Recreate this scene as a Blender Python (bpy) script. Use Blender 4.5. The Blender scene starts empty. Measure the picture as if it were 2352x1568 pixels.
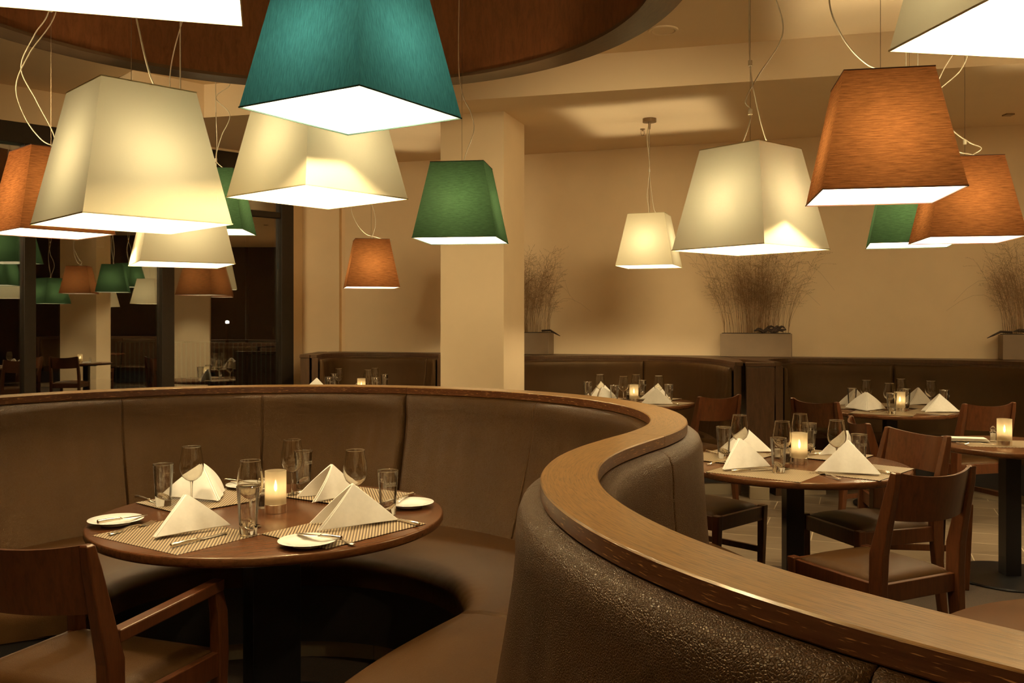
import bpy, bmesh, math, random
from mathutils import Vector, Matrix
R_ = math.radians
sc = bpy.context.scene
col = sc.collection
# ------------------------------------------------------------------ camera, world, exposure
FPX, HY, CXP, EYE = 2095.0, 738.0, 1176.0, 1.415
cd = bpy.data.cameras.new('camera'); cam = bpy.data.objects.new('camera', cd); col.objects.link(cam)
cam.location = (0, 0, EYE); cam.rotation_euler = (R_(90), 0, 0)
cd.sensor_width = 36; cd.lens = 36 * FPX / 2352; cd.shift_y = (HY - 784) / 2352; cd.clip_start = .02
sc.camera = cam
wd = bpy.data.worlds.new('night'); sc.world = wd; wd.use_nodes = True
wd.node_tree.nodes['Background'].inputs[0].default_value = (.35, .42, .55, 1)
wd.node_tree.nodes['Background'].inputs[1].default_value = .012
sc.view_settings.view_transform = 'Standard'; sc.view_settings.look = 'None'
sc.view_settings.exposure = 0.14; sc.view_settings.gamma = 1; sc.view_settings.use_curve_mapping = False
cy = sc.cycles
cy.max_bounces = 14; cy.diffuse_bounces = 6; cy.glossy_bounces = 4; cy.transmission_bounces = 10; cy.transparent_max_bounces = 24
cy.sample_clamp_indirect = 4.0; cy.use_light_tree = True; cy.caustics_refractive = True; cy.caustics_reflective = True; cy.blur_glossy = 1.0
cy.use_denoising = True
BULB = 600.0
WARM = (1.0, .80, .46)
SPOT = 112.0  # strength of the added fill spots on the back wall
# ------------------------------------------------------------------ materials
def mat(name):
    m = bpy.data.materials.new(name); m.use_nodes = True
    nt = m.node_tree; nt.nodes.clear()
    out = nt.nodes.new('ShaderNodeOutputMaterial')
    return m, nt, out
def N(nt, t, **kw):
    n = nt.nodes.new('ShaderNode' + t)
    for k, v in kw.items():
        if k in n.inputs: n.inputs[k].default_value = v
        else: setattr(n, k, v)
    return n
def c4(c): return (c[0], c[1], c[2], 1)
def principled(nt, out, color, rough=.5, metal=0, spec=.5, tint=None):
    p = N(nt, 'BsdfPrincipled'); p.inputs['Base Color'].default_value = c4(color)
    p.inputs['Roughness'].default_value = rough; p.inputs['Metallic'].default_value = metal
    p.inputs['Specular IOR Level'].default_value = spec
    if tint: p.inputs['Specular Tint'].default_value = c4(tint)
    nt.links.new(p.outputs[0], out.inputs[0]); return p
def coords(nt, kind='Object', scale=(1, 1, 1), rot=(0, 0, 0)):
    tc = N(nt, 'TexCoord'); mp = N(nt, 'Mapping'); mp.inputs['Scale'].default_value = scale; mp.inputs['Rotation'].default_value = rot
    nt.links.new(tc.outputs[kind], mp.inputs[0]); return mp.outputs[0]
def noise(nt, vec, scale, detail=4, rough=.55, dist=0):
    n = N(nt, 'TexNoise'); n.inputs['Scale'].default_value = scale; n.inputs['Detail'].default_value = detail
    n.inputs['Roughness'].default_value = rough; n.inputs['Distortion'].default_value = dist
    nt.links.new(vec, n.inputs['Vector']); return n.outputs['Fac']
def ramp(nt, fac, stops):
    r = N(nt, 'ValToRGB'); e = r.color_ramp.elements
    while len(e) < len(stops): e.new(.5)
    for i, (p, c) in enumerate(stops): e[i].position = p; e[i].color = c4(c)
    nt.links.new(fac, r.inputs[0]); return r.outputs[0]
def bump(nt, p, h, strength=.3, dist=.002):
    b = N(nt, 'Bump'); b.inputs['Strength'].default_value = strength; b.inputs['Distance'].default_value = dist
    nt.links.new(h, b.inputs['Height']); nt.links.new(b.outputs[0], p.inputs['Normal']); return b
def plain(name, color, rough=.5, metal=0, spec=.5, nscale=30, var=.08, bmp=0):
    m, nt, out = mat(name); p = principled(nt, out, color, rough, metal, spec)
    f = noise(nt, coords(nt), nscale, 3)
    nt.links.new(ramp(nt, f, [(.3, [x * (1 - var) for x in color]), (.7, [min(1, x * (1 + var)) for x in color])]), p.inputs['Base Color'])
    if bmp: bump(nt, p, f, bmp, .002)
    return m
def wood(name, dark, light, kind='Object', scale=(1, 14, 14), rough=.35, pores=0, bstr=.1, spec=.5, rot=(0, 0, 0), coat=0):
    m, nt, out = mat(name); p = principled(nt, out, light, rough, 0, spec, (1, .80, .5))
    v = coords(nt, kind, scale, rot)
    f = noise(nt, v, 5, 8, .65, .6); f2 = noise(nt, v, 22, 4, .7)
    mx = N(nt, 'Math', operation='MULTIPLY_ADD'); nt.links.new(f2, mx.inputs[0]); mx.inputs[1].default_value = .35; nt.links.new(f, mx.inputs[2])
    c = ramp(nt, mx.outputs[0], [(.42, dark), (.78, light)])
    nt.links.new(c, p.inputs['Base Color'])
    if pores:
        g = noise(nt, v, pores, 2, .5)
        gg = ramp(nt, g, [(.36, (0, 0, 0)), (.46, (1, 1, 1))])
        mm = N(nt, 'Mix', data_type='RGBA', blend_type='MULTIPLY'); mm.inputs[0].default_value = .45
        nt.links.new(c, mm.inputs[6]); nt.links.new(gg, mm.inputs[7]); nt.links.new(mm.outputs[2], p.inputs['Base Color'])
        bump(nt, p, gg, bstr, .0006)
    else: bump(nt, p, f2, bstr, .0008)
    if coat: p.inputs['Coat Weight'].default_value = coat; p.inputs['Coat Roughness'].default_value = .18
    return m
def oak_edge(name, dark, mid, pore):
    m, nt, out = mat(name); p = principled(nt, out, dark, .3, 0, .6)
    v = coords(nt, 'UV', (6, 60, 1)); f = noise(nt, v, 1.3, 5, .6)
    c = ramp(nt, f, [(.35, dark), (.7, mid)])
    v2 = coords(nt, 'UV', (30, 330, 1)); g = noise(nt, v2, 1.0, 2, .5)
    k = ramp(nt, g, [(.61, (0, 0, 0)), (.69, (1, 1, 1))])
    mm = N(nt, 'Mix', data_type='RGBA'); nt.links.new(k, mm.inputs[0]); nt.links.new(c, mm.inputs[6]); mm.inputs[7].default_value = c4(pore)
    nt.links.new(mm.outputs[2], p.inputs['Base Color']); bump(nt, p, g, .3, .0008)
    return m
def leather(name, dark, light, grain=260, rough=.42, bstr=.5, fold=0, spec=.25):
    m, nt, out = mat(name); p = principled(nt, out, light, rough, 0, spec, (1, .72, .42))
    v = coords(nt)
    f = noise(nt, v, 3.5, 5, .6)
    nt.links.new(ramp(nt, f, [(.3, dark), (.7, light)]), p.inputs['Base Color'])
    vo = N(nt, 'TexVoronoi', feature='DISTANCE_TO_EDGE'); vo.inputs['Scale'].default_value = grain
    dn = noise(nt, v, grain * .4, 2); 
    nt.links.new(v, vo.inputs['Vector'])
    h = ramp(nt, vo.outputs['Distance'], [(.0, (0, 0, 0)), (.25, (1, 1, 1))])
    ad = N(nt, 'Math', operation='MULTIPLY_ADD'); nt.links.new(dn, ad.inputs[0]); ad.inputs[1].default_value = .5; nt.links.new(h, ad.inputs[2])
    b = bump(nt, p, ad.outputs[0], bstr, .0007)
    if fold:
        v2 = coords(nt, 'UV', (4.5, .9, 1)); g = noise(nt, v2, 1.6, 1, .4, .6)
        b2 = N(nt, 'Bump'); b2.inputs['Strength'].default_value = fold; b2.inputs['Distance'].default_value = .02
        nt.links.new(g, b2.inputs['Height']); nt.links.new(b2.outputs[0], b.inputs['Normal'])
    return m
def fabric(name, base, trans, streak=0, sc3=(4, 4, 60), rot=(0, 0, 0), tamt=.12):
    """lampshade cloth: coloured cloth outside, white lining inside, lets a little lamp light through"""
    m, nt, out = mat(name)
    d = N(nt, 'BsdfDiffuse'); t = N(nt, 'BsdfTranslucent')
    v = coords(nt, 'UV', sc3, rot); f = noise(nt, v, 6, 5, .7)
    k = ramp(nt, f, [(.25, [1 - streak * .75] * 3), (.75, [1.0] * 3)])
    for sh, cc in ((d, base), (t, [x * tamt for x in trans])):
        mm = N(nt, 'Mix', data_type='RGBA', blend_type='MULTIPLY'); mm.inputs[0].default_value = 1
        mm.inputs[6].default_value = c4(cc); nt.links.new(k, mm.inputs[7]); nt.links.new(mm.outputs[2], sh.inputs['Color'])
    a = N(nt, 'AddShader'); nt.links.new(d.outputs[0], a.inputs[0]); nt.links.new(t.outputs[0], a.inputs[1])
    d2 = N(nt, 'BsdfDiffuse'); d2.inputs[0].default_value = (.92, .90, .86, 1)
    t2 = N(nt, 'BsdfTranslucent'); t2.inputs[0].default_value = c4([x * tamt for x in trans])
    a2 = N(nt, 'AddShader'); nt.links.new(d2.outputs[0], a2.inputs[0]); nt.links.new(t2.outputs[0], a2.inputs[1])
    g = N(nt, 'NewGeometry'); mx = N(nt, 'MixShader'); nt.links.new(g.outputs['Backfacing'], mx.inputs[0])
    nt.links.new(a.outputs[0], mx.inputs[1]); nt.links.new(a2.outputs[0], mx.inputs[2]); nt.links.new(mx.outputs[0], out.inputs[0])
    return m
def thin_glass(name, tint=(.95, .93, .88), rough=.02, base=.04, edge=.75, blend=.35):
    m, nt, out = mat(name)
    tr = N(nt, 'BsdfTransparent'); tr.inputs[0].default_value = c4(tint)
    gl = N(nt, 'BsdfGlossy'); gl.inputs['Roughness'].default_value = rough; gl.inputs[0].default_value = (1, 1, 1, 1)
    lw = N(nt, 'LayerWeight'); lw.inputs[0].default_value = blend
    mr = N(nt, 'MapRange'); nt.links.new(lw.outputs['Fresnel'], mr.inputs[0]); mr.inputs[3].default_value = base; mr.inputs[4].default_value = edge
    mx = N(nt, 'MixShader'); nt.links.new(mr.outputs[0], mx.inputs[0]); nt.links.new(tr.outputs[0], mx.inputs[1]); nt.links.new(gl.outputs[0], mx.inputs[2])
    nt.links.new(mx.outputs[0], out.inputs[0]); return m
def emit(name, color, s):
    m, nt, out = mat(name); e = N(nt, 'Emission'); e.inputs[0].default_value = c4(color); e.inputs[1].default_value = s
    nt.links.new(e.outputs[0], out.inputs[0]); return m
M = {}
M['wall'] = plain('wall_paint', (.87, .68, .44), .75, nscale=3, var=.03)
M['ceil'] = plain('ceiling_paint', (.84, .66, .44), .8, nscale=2, var=.02)
M['rail'] = wood('oak_rail_top', (.115, .050, .013), (.30, .145, .040), 'UV', (2.2, 40, 1), .36, pores=8, bstr=.4, spec=1.0, coat=.5)
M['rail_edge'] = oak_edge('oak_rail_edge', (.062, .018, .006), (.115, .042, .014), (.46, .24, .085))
M['table'] = wood('walnut_table', (.048, .016, .006), (.105, .038, .014), scale=(2.2, 16, 16), rough=.27, spec=.5)
M['chair'] = wood('beech_chair', (.034, .009, .0035), (.080, .024, .008), scale=(14, 14, 1.6), rough=.33, spec=.5)
M['drum'] = wood('ceiling_oak', (.075, .022, .008), (.15, .052, .018), 'UV', (5.5, .35, 1), .42, bstr=.05)
M['drum_edge'] = wood('ceiling_oak_edge', (.035, .020, .012), (.085, .048, .024), 'UV', (2, 20, 1), .4)
M['darkwood'] = wood('dark_oak', (.030, .014, .008), (.065, .030, .015), scale=(10, 10, 1.5), rough=.4)
M['leather'] = leather('brown_leather', (.034, .0145, .0042), (.053, .0235, .0073), 230, .40, 1.0, .14, .38)
M['leather_far'] = leather('dark_brown_leather', (.030, .014, .005), (.042, .020, .007), 150, .45, .3, .3, .2)
M['seat'] = leather('seat_leather', (.040, .017, .005), (.058, .026, .008), 300, .45, .35, 0, .18)
M['black'] = plain('black_metal', (.006, .005, .005), .35, .0, .4)
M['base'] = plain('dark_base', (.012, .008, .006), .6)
M['plinth'] = plain('beige_plinth', (.34, .26, .16), .55, nscale=2)
M['steel'] = plain('brushed_steel', (.85, .76, .62), .25, 1.0, nscale=80)
M['frame'] = plain('dark_bronze_frame', (.035, .024, .015), .4, .3)
M['white'] = plain('white_china', (.80, .76, .68), .12, nscale=5, var=.02)
M['linen'] = plain('white_linen', (.82, .77, .68), .8, nscale=60, var=.03, bmp=.1)
M['cable'] = plain('clear_cable', (.75, .66, .5), .4)
M['wire'] = plain('thin_wire', (.30, .22, .14), .3, .8)
M['planter'] = plain('taupe_planter', (.24, .165, .10), .5, nscale=6)
M['soil'] = plain('dark_soil', (.03, .018, .010), .9, nscale=80, bmp=.5)
M['grass'] = plain('dried_grass', (.26, .15, .062), .8, nscale=20, var=.3)
M['root'] = plain('root_wood', (.035, .018, .010), .8, nscale=40, bmp=.5)
M['salt'] = plain('salt', (.8, .74, .62), .6)
M['pepper'] = plain('peppercorns', (.05, .025, .012), .7, nscale=300, var=.6, bmp=.6)
M['wax'] = plain('candle_wax', (.85, .75, .55), .5)
M['etch'] = plain('etched_white', (.8, .74, .6), .7)
M['etched'] = plain('etched_mark', (.42, .36, .26), .8)
M['carpet'] = plain('dark_carpet', (.060, .038, .022), .95, nscale=260, var=.4, bmp=.6)
M['grey'] = plain('outdoor_concrete', (.12, .10, .08), .8, nscale=2)
M['green_rail'] = plain('green_grey_paint', (.30, .36, .26), .5)
M['bulb'] = emit('lamp_bulb', WARM, BULB)
M['flame'] = emit('candle_flame', (1, .74, .38), 42)
M['lit'] = emit('lit_window', (1, .62, .28), .6)
M['street'] = emit('street_lamp_glow', (1, .85, .6), 150)
M['glass'] = thin_glass('drinking_glass', (.99, .985, .97), .01, .075, .85, .25)
def solid_glass():
    m, nt, out = mat('solid_glass'); g = N(nt, 'BsdfGlass'); g.inputs['IOR'].default_value = 1.47; g.inputs['Roughness'].default_value = 0; g.inputs[0].default_value = (1, .99, .96, 1)
    nt.links.new(g.outputs[0], out.inputs[0]); return m
M['solid'] = solid_glass()
M['pane'] = thin_glass('window_pane', (.80, .82, .78), .0, .32, .8, .4)
def frosted():
    m, nt, out = mat('frosted_glass')
    t = N(nt, 'BsdfTranslucent'); t.inputs[0].default_value = (.9, .82, .66, 1)
    d = N(nt, 'BsdfDiffuse'); d.inputs[0].default_value = (.55, .48, .36, 1)
    r = N(nt, 'BsdfTransparent'); r.inputs[0].default_value = (.9, .85, .75, 1)
    a = N(nt, 'MixShader'); a.inputs[0].default_value = .35; nt.links.new(t.outputs[0], a.inputs[1]); nt.links.new(d.outputs[0], a.inputs[2])
    b = N(nt, 'MixShader'); b.inputs[0].default_value = .30; nt.links.new(a.outputs[0], b.inputs[1]); nt.links.new(r.outputs[0], b.inputs[2])
    nt.links.new(b.outputs[0], out.inputs[0]); return m
M['frost'] = frosted()
def tiles():
    m, nt, out = mat('stone_tiles'); p = principled(nt, out, (.2, .14, .09), .38)
    v = coords(nt, 'Object', (1, 1, 1), (0, 0, R_(21)))
    b = N(nt, 'TexBrick'); b.inputs['Scale'].default_value = 1; b.inputs['Brick Width'].default_value = .62; b.inputs['Row Height'].default_value = .31
    b.inputs['Mortar Size'].default_value = .0035; b.inputs['Color1'].default_value = (.19, .135, .085, 1); b.inputs['Color2'].default_value = (.235, .17, .108, 1)
    b.inputs['Mortar'].default_value = (.62, .50, .34, 1); nt.links.new(v, b.inputs['Vector'])
    f = noise(nt, coords(nt, 'Object', (1, 4, 1), (0, 0, R_(21))), 5, 5)
    mm = N(nt, 'Mix', data_type='RGBA', blend_type='MULTIPLY'); mm.inputs[0].default_value = .5
    nt.links.new(b.outputs['Color'], mm.inputs[6]); nt.links.new(ramp(nt, f, [(.3, (.6, .6, .6)), (.7, (1, 1, 1))]), mm.inputs[7]); nt.links.new(mm.outputs[2], p.inputs['Base Color'])
    return m
M['tile'] = tiles()
def weave():
    m, nt, out = mat('woven_vinyl'); p = principled(nt, out, (.5, .4, .25), .45)
    v = coords(nt, 'Object', (1, 1, 1), (0, 0, R_(45)))
    w = N(nt, 'TexWave', bands_direction='X'); w.inputs['Scale'].default_value = 33; w.inputs['Distortion'].default_value = .0; nt.links.new(v, w.inputs['Vector'])
    v2 = coords(nt, 'Object', (1, 1, 1), (0, 0, 0))
    w2 = N(nt, 'TexWave', bands_direction='Y'); w2.inputs['Scale'].default_value = 95; nt.links.new(v2, w2.inputs['Vector'])
    c = ramp(nt, w.outputs['Fac'], [(.40, (.11, .065, .032)), (.60, (.50, .38, .23))])
    c2 = ramp(nt, w2.outputs['Fac'], [(.2, (.65, .65, .65)), (.6, (1, 1, 1))])
    mm = N(nt, 'Mix', data_type='RGBA', blend_type='MULTIPLY'); mm.inputs[0].default_value = .8
    nt.links.new(c, mm.inputs[6]); nt.links.new(c2, mm.inputs[7]); nt.links.new(mm.outputs[2], p.inputs['Base Color']); bump(nt, p, w.outputs['Fac'], .3, .001)
    return m
M['mat'] = weave()
FAB = {
 'cream': fabric('cream_shade_cloth', (.80, .70, .46), (1.0, .96, .74), .05, (8, 90, 1), tamt=.037),
 'brown': fabric('rust_brown_shade_cloth', (.20, .060, .020), (1.0, .38, .12), 1, (1.3, 15, 1), (0, 0, R_(7)), tamt=.030),
 'green': fabric('green_shade_cloth', (.020, .050, .020), (.50, 1.0, .45), .9, (2.2, 16, 1), (0, 0, R_(-38)), tamt=.0105),
 'teal': fabric('teal_shade_cloth', (.04, .16, .15), (.15, .75, 1.0), .8, (22, 1.6, 1), (0, 0, R_(-12)), tamt=.0195)}
HEM = {'cream': plain('cream_hem', (.7, .6, .36), .8), 'brown': plain('brown_hem', (.075, .022, .010), .8),
       'green': plain('green_hem', (.012, .03, .012), .8), 'teal': plain('teal_hem', (.02, .06, .05), .8)}
# ------------------------------------------------------------------ mesh helpers
def link(name, me, m, parent=None, smooth=False):
    o = bpy.data.objects.new(name, me); col.objects.link(o)
    if m is not None and not me.materials: me.materials.append(m)
    if smooth:
        for p in me.polygons: p.use_smooth = True
    if parent is not None: o.parent = parent
    return o
def mesh(name, V, F, m, parent=None, smooth=False, uv=None, fix=True):
    me = bpy.data.meshes.new(name); me.from_pydata([tuple(v) for v in V], [], F); me.update()
    if uv:
        l = me.uv_layers.new(name='UVMap')
        for lp in me.loops: l.data[lp.index].uv = uv[lp.vertex_index]
    if fix:
        bm = bmesh.new(); bm.from_mesh(me); bmesh.ops.recalc_face_normals(bm, faces=bm.faces); bm.to_mesh(me); bm.free()
    return link(name, me, m, parent, smooth)
class MB:
    def __init__(s): s.V = []; s.F = []
    def add(s, V, F):
        b = len(s.V); s.V += [tuple(v) for v in V]; s.F += [tuple(i + b for i in f) for f in F]
    def box(s, x0, x1, y0, y1, z0, z1, T=None):
        V = [Vector((x, y, z)) for z in (z0, z1) for y in (y0, y1) for x in (x0, x1)]
        if T: V = [T @ v for v in V]
        s.add(V, [(0, 2, 3, 1), (4, 5, 7, 6), (0, 1, 5, 4), (2, 6, 7, 3), (0, 4, 6, 2), (1, 3, 7, 5)])
    def loft(s, secs):
        """secs: (x,y,z,hx,hy[,ang]) rectangles"""
        V = []
        for q in secs:
            x, y, z, hx, hy = q[:5]; a = q[5] if len(q) > 5 else 0
            for sx, sy in ((-1, -1), (1, -1), (1, 1), (-1, 1)):
                dx, dy = sx * hx, sy * hy
                V.append((x + dx * math.cos(a) - dy * math.sin(a), y + dx * math.sin(a) + dy * math.cos(a), z))
        F = [(3, 2, 1, 0)]; n = len(secs)
        for i in range(n - 1):
            for k in range(4): F.append((4 * i + k, 4 * i + (k + 1) % 4, 4 * i + 4 + (k + 1) % 4, 4 * i + 4 + k))
        F.append(tuple(4 * (n - 1) + k for k in range(4))); s.add(V, F)
    def tube(s, pts, r, seg=6, caps=True):
        P = [Vector(p) for p in pts]; n = len(P); V = []; F = []
        up = Vector((0, 0, 1)); u = None
        for i in range(n):
            t = (P[min(i + 1, n - 1)] - P[max(i - 1, 0)]).normalized()
            if u is None: u = t.cross(up if abs(t.z) < .9 else Vector((1, 0, 0))).normalized()
            else: u = (u - t * u.dot(t)).normalized()
            w = t.cross(u); rr = r[i] if isinstance(r, (list, tuple)) else r
            for k in range(seg):
                a = 2 * math.pi * k / seg; V.append(P[i] + (u * math.cos(a) + w * math.sin(a)) * rr)
        for i in range(n - 1):
            for k in range(seg): F.append((i * seg + k, i * seg + (k + 1) % seg, (i + 1) * seg + (k + 1) % seg, (i + 1) * seg + k))
        if caps: F.append(tuple(range(seg - 1, -1, -1))); F.append(tuple((n - 1) * seg + k for k in range(seg)))
        s.add(V, F)
    def lathe(s, prof, seg=32, cx=0, cy=0, closed=False):
        V = []; F = []; n = len(prof)
        for r, z in prof:
            for k in range(seg):
                a = 2 * math.pi * k / seg; V.append((cx + r * math.cos(a), cy + r * math.sin(a), z))
        m_ = n if closed else n - 1
        for i in range(m_):
            j = (i + 1) % n
            for k in range(seg): F.append((i * seg + k, i * seg + (k + 1) % seg, j * seg + (k + 1) % seg, j * seg + k))
        s.add(V, F)
    def prism(s, poly, z0, z1):
        n = len(poly); V = [(x, y, z0) for x, y in poly] + [(x, y, z1) for x, y in poly]
        s.add(V, [tuple(range(n - 1, -1, -1)), tuple(range(n, 2 * n))] + [(i, (i + 1) % n, n + (i + 1) % n, n + i) for i in range(n)])
    def build(s, name, m, parent=None, smooth=False, bevel=0, fix=True):
        o = mesh(name, s.V, s.F, m, parent, smooth, fix=fix)
        if bevel:
            b = o.modifiers.new('bevel', 'BEVEL'); b.width = bevel; b.segments = 2; b.limit_method = 'ANGLE'; b.angle_limit = R_(40)
        return o
def auto(o, ang=40):
    me = o.data
    for p in me.polygons: p.use_smooth = True
    bm = bmesh.new(); bm.from_mesh(me)
    for e in bm.edges:
        if len(e.link_faces) == 2 and e.calc_face_angle(0) > R_(ang): e.smooth = False
    bm.to_mesh(me); bm.free()
    return o
def empty(name, loc, rz=0):
    o = bpy.data.objects.new(name, None); col.objects.link(o); o.location = loc; o.rotation_euler = (0, 0, rz); o.empty_display_size = .05; return o
def tag(o, label=None, cat=None, group=None, kind=None):
    if label: o['label'] = label
    if cat: o['category'] = cat
    if group: o['group'] = group
    if kind: o['kind'] = kind
    return o
KIDS = {}
def copy_tree(o, parent=None):
    c = o.copy(); col.objects.link(c)
    if parent is not None: c.parent = parent
    for ch in [x for x in bpy.data.objects if x.parent == o]: copy_tree(ch, c)
    return c
def put(proto, state, loc, rz, label, group=None, scale=None):
    """first use moves the prototype itself, later uses copy it with its parts"""
    o = copy_tree(proto) if state.get('used') else proto
    state['used'] = True
    o.location = loc; o.rotation_euler = (0, 0, rz); o['label'] = label
    if group: o['group'] = group
    return o
def pt(x, y, z):
    """point of the place seen at photo pixel x, y and lying at height z"""
    Y = (EYE - z) * FPX / (y - HY); return ((x - CXP) / FPX * Y, Y, z)
TT = .740
# ------------------------------------------------------------------ paths and sweeps
def catmull(P, step=.02):
    P = [Vector((p[0], p[1])) for p in P]; Q = [2 * P[0] - P[1]] + P + [2 * P[-1] - P[-2]]; out = []
    for i in range(1, len(Q) - 2):
        a, b, c, d = Q[i - 1:i + 3]; n = max(2, int((c - b).length / (step / 4)))
        for k in range(n):
            t = k / n; out.append(.5 * ((2 * b) + (c - a) * t + (2 * a - 5 * b + 4 * c - d) * t * t + (3 * b - a - 3 * c + d) * t ** 3))
    out.append(P[-1]); return out
class Path:
    def __init__(s, P):
        s.P = catmull(P); s.S = [0]
        for i in range(1, len(s.P)): s.S.append(s.S[-1] + (s.P[i] - s.P[i - 1]).length)
        s.L = s.S[-1]
    def at(s, x):
        import bisect
        x = max(0, min(s.L, x)); i = min(max(bisect.bisect_right(s.S, x) - 1, 0), len(s.P) - 2)
        f = (x - s.S[i]) / max(1e-9, s.S[i + 1] - s.S[i]); p = s.P[i].lerp(s.P[i + 1], f)
        a, b = s.P[max(0, i - 6)], s.P[min(len(s.P) - 1, i + 7)]; t = (b - a).normalized()
        return p, Vector((t.y, -t.x))      # normal = right hand of travel
def samples(s0, s1, step, extra=()):
    n = max(2, int((s1 - s0) / step)); L = [s0 + (s1 - s0) * i / n for i in range(n + 1)]
    for e in extra:
        if s0 < e < s1: L += [e + d for d in (-.012, -.007, -.004, -.002, 0, .002, .004, .007, .012) if s0 < e + d < s1]
    return sorted(set(round(x, 5) for x in L))
def sweep(path, s0, s1, prof, name, m, parent=None, step=.04, extra=(), closed=True, caps=True, smooth=True, ang=50):
    """prof(s) -> list of (d, z); d along the right-hand normal"""
    S = samples(s0, s1, step, extra); V = []; UV = []; F = []; n = None
    for x in S:
        p, nn = path.at(x); pr = prof(x); n = len(pr); acc = 0
        for k, (d, z) in enumerate(pr):
            if k: acc += math.hypot(d - pr[k - 1][0], z - pr[k - 1][1])
            V.append((p.x + nn.x * d, p.y + nn.y * d, z)); UV.append((x, acc))
    for i in range(len(S) - 1):
        for k in range(n if closed else n - 1):
            j = (k + 1) % n; F.append((i * n + k, i * n + j, (i + 1) * n + j, (i + 1) * n + k))
    if caps and closed:
        F.append(tuple(range(n - 1, -1, -1))); F.append(tuple((len(S) - 1) * n + k for k in range(n)))
    o = mesh(name, V, F, m, parent, smooth, UV)
    return auto(o, ang) if smooth else o
def lerp_tab(tab, x):
    if x <= tab[0][0]: return tab[0][1]
    for (a, b), (c, d) in zip(tab, tab[1:]):
        if x <= c:
            t = (x - a) / (c - a); t = t * t * (3 - 2 * t); return b + (d - b) * t
    return tab[-1][1]
def back_profile(side, d_top, d_base, z_seat, s, s0, s1, seams, folds=None, ztop=1.046):
    """padded back cushion, its outline closed behind"""
    e = min(s - s0, s1 - s); r = .035; k = 1 if e > r else math.sqrt(max(0, 1 - (1 - e / r) ** 2)); k = .35 + .65 * k
    for q in seams: k -= .09 * math.exp(-((s - q) / .004) ** 2)
    pts = []
    shape = [(0.0, ztop), (.30, ztop + .003), (.62, ztop - .001), (.84, ztop - .012), (.97, ztop - .034), (1.02, ztop - .07), (1.03, ztop - .12)]
    w = d_top - .045
    for f, z in shape: pts.append((.045 + w * f * k, z))
    nz = 9
    for i in range(1, nz + 1):
        t = i / nz; z = (ztop - .12) + (z_seat - (ztop - .12)) * t
        d = .045 + (w * 1.03 + (d_base - d_top) * (t ** 1.15)) * (k if k < 1 else 1)
        if folds: d += folds(s, z)
        pts.append((d, z))
    pts.append((.045, z_seat))
    return [(side * d, z) for d, z in pts]
# ------------------------------------------------------------------ the long S-shaped banquette
SP = [(-2.33,2.70),(-2.39,2.82),(-2.43,2.96),(-2.455,3.09),(-2.472,3.289),(-2.46,3.489),(-2.419,3.684),(-2.351,3.872),(-2.256,4.048),(-2.137,4.208),(-1.996,4.351),(-1.838,4.472),(-1.664,4.571),(-1.479,4.645),(-1.285,4.694),(-1.086,4.717),(-.886,4.713),(-.689,4.684),(-.497,4.629),(-.313,4.551),(-.139,4.451),(.02,4.331),(.164,4.192),(.29,4.037),(.394,3.866),(.472,3.682),(.522,3.489),(.541,3.29),(.53,3.091),(.487,2.896),(.41,2.711),(.313,2.536),(.223,2.358),(.157,2.169),(.124,1.972),(.124,1.772),(.155,1.575),(.213,1.384),(.299,1.203),(.411,1.038),(.543,.888),(.687,.749),(.841,.621),(.94,.545),(1.04,.49),(1.16,.45),(1.28,.43)]
SPATH = Path(SP)
OFF = 0.50   # arc length of the traced point (-2.467, 3.189)
def S_(i): return OFF + i
ban = tag(empty('curved_banquette', (0, 0, 0)), 'long S-shaped brown leather banquette with oak top rail winding past the camera', 'banquette')
cuts = [0, S_(2.9), S_(5.36), SPATH.L]
for a, b in zip(cuts, cuts[1:]):
    a2, b2 = a + .001, b - .001
    w = .0615
    o = sweep(SPATH, a2, b2, lambda s: [(-w + .003, 1.050), (-w, 1.053), (-w, 1.082), (-w + .003, 1.085), (w - .003, 1.085), (w, 1.082), (w, 1.053), (w - .003, 1.050)], 'top_rail', M['rail'], ban, .03, ang=25)
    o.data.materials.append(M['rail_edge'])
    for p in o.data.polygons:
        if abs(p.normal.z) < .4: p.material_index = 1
sweep(SPATH, .01, SPATH.L - .01, lambda s: [(-.044, .0), (-.044, 1.052), (.044, 1.052), (.044, .0)], 'core_panel', M['darkwood'], ban, .06)
def dbase1(s): return lerp_tab([(S_(4.6), .25), (S_(5.6), .20)], s)
def dtop1(s): return lerp_tab([(S_(4.3), .098), (S_(5.6), .112)], s)
def folds1(s, z):
    f = 0
    for c0, wd_, amp, ln in ((S_(2.70), .022, .006, .35), (S_(2.77), .018, .007, .28), (S_(2.60), .02, .005, .3), (S_(2.45), .03, .004, .4), (S_(2.83), .012, .005, .2), (S_(3.0), .02, .003, .2)):
        cc = c0 + (z - 1.0) * .22
        f += 1.8 * amp * math.exp(-((s - cc) / wd_) ** 2) * math.exp(-((z - .93) / ln) ** 2)
    f += .0016 * math.sin(s * 41 + 3 * math.sin(s * 7)) * max(0, min(1, (z - .5) * 3))
    return f
FX = [S_(2.3) + .03 * i for i in range(26)]
c1 = [.02, S_(2.9), S_(7.15), SPATH.L - .02]
for a, b in zip(c1, c1[1:]):
    st = [S_(1.42), S_(2.12), S_(3.72), S_(6.05)]
    sweep(SPATH, a + .002, b - .002, lambda s: back_profile(1, dtop1(s), dbase1(s), .40, s, a, b, st, folds1), 'backrest', M['leather'], ban, .014, extra=st + [a + .01, a + .02, a + .03, b - .01, b - .02, b - .03], ang=75)
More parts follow.
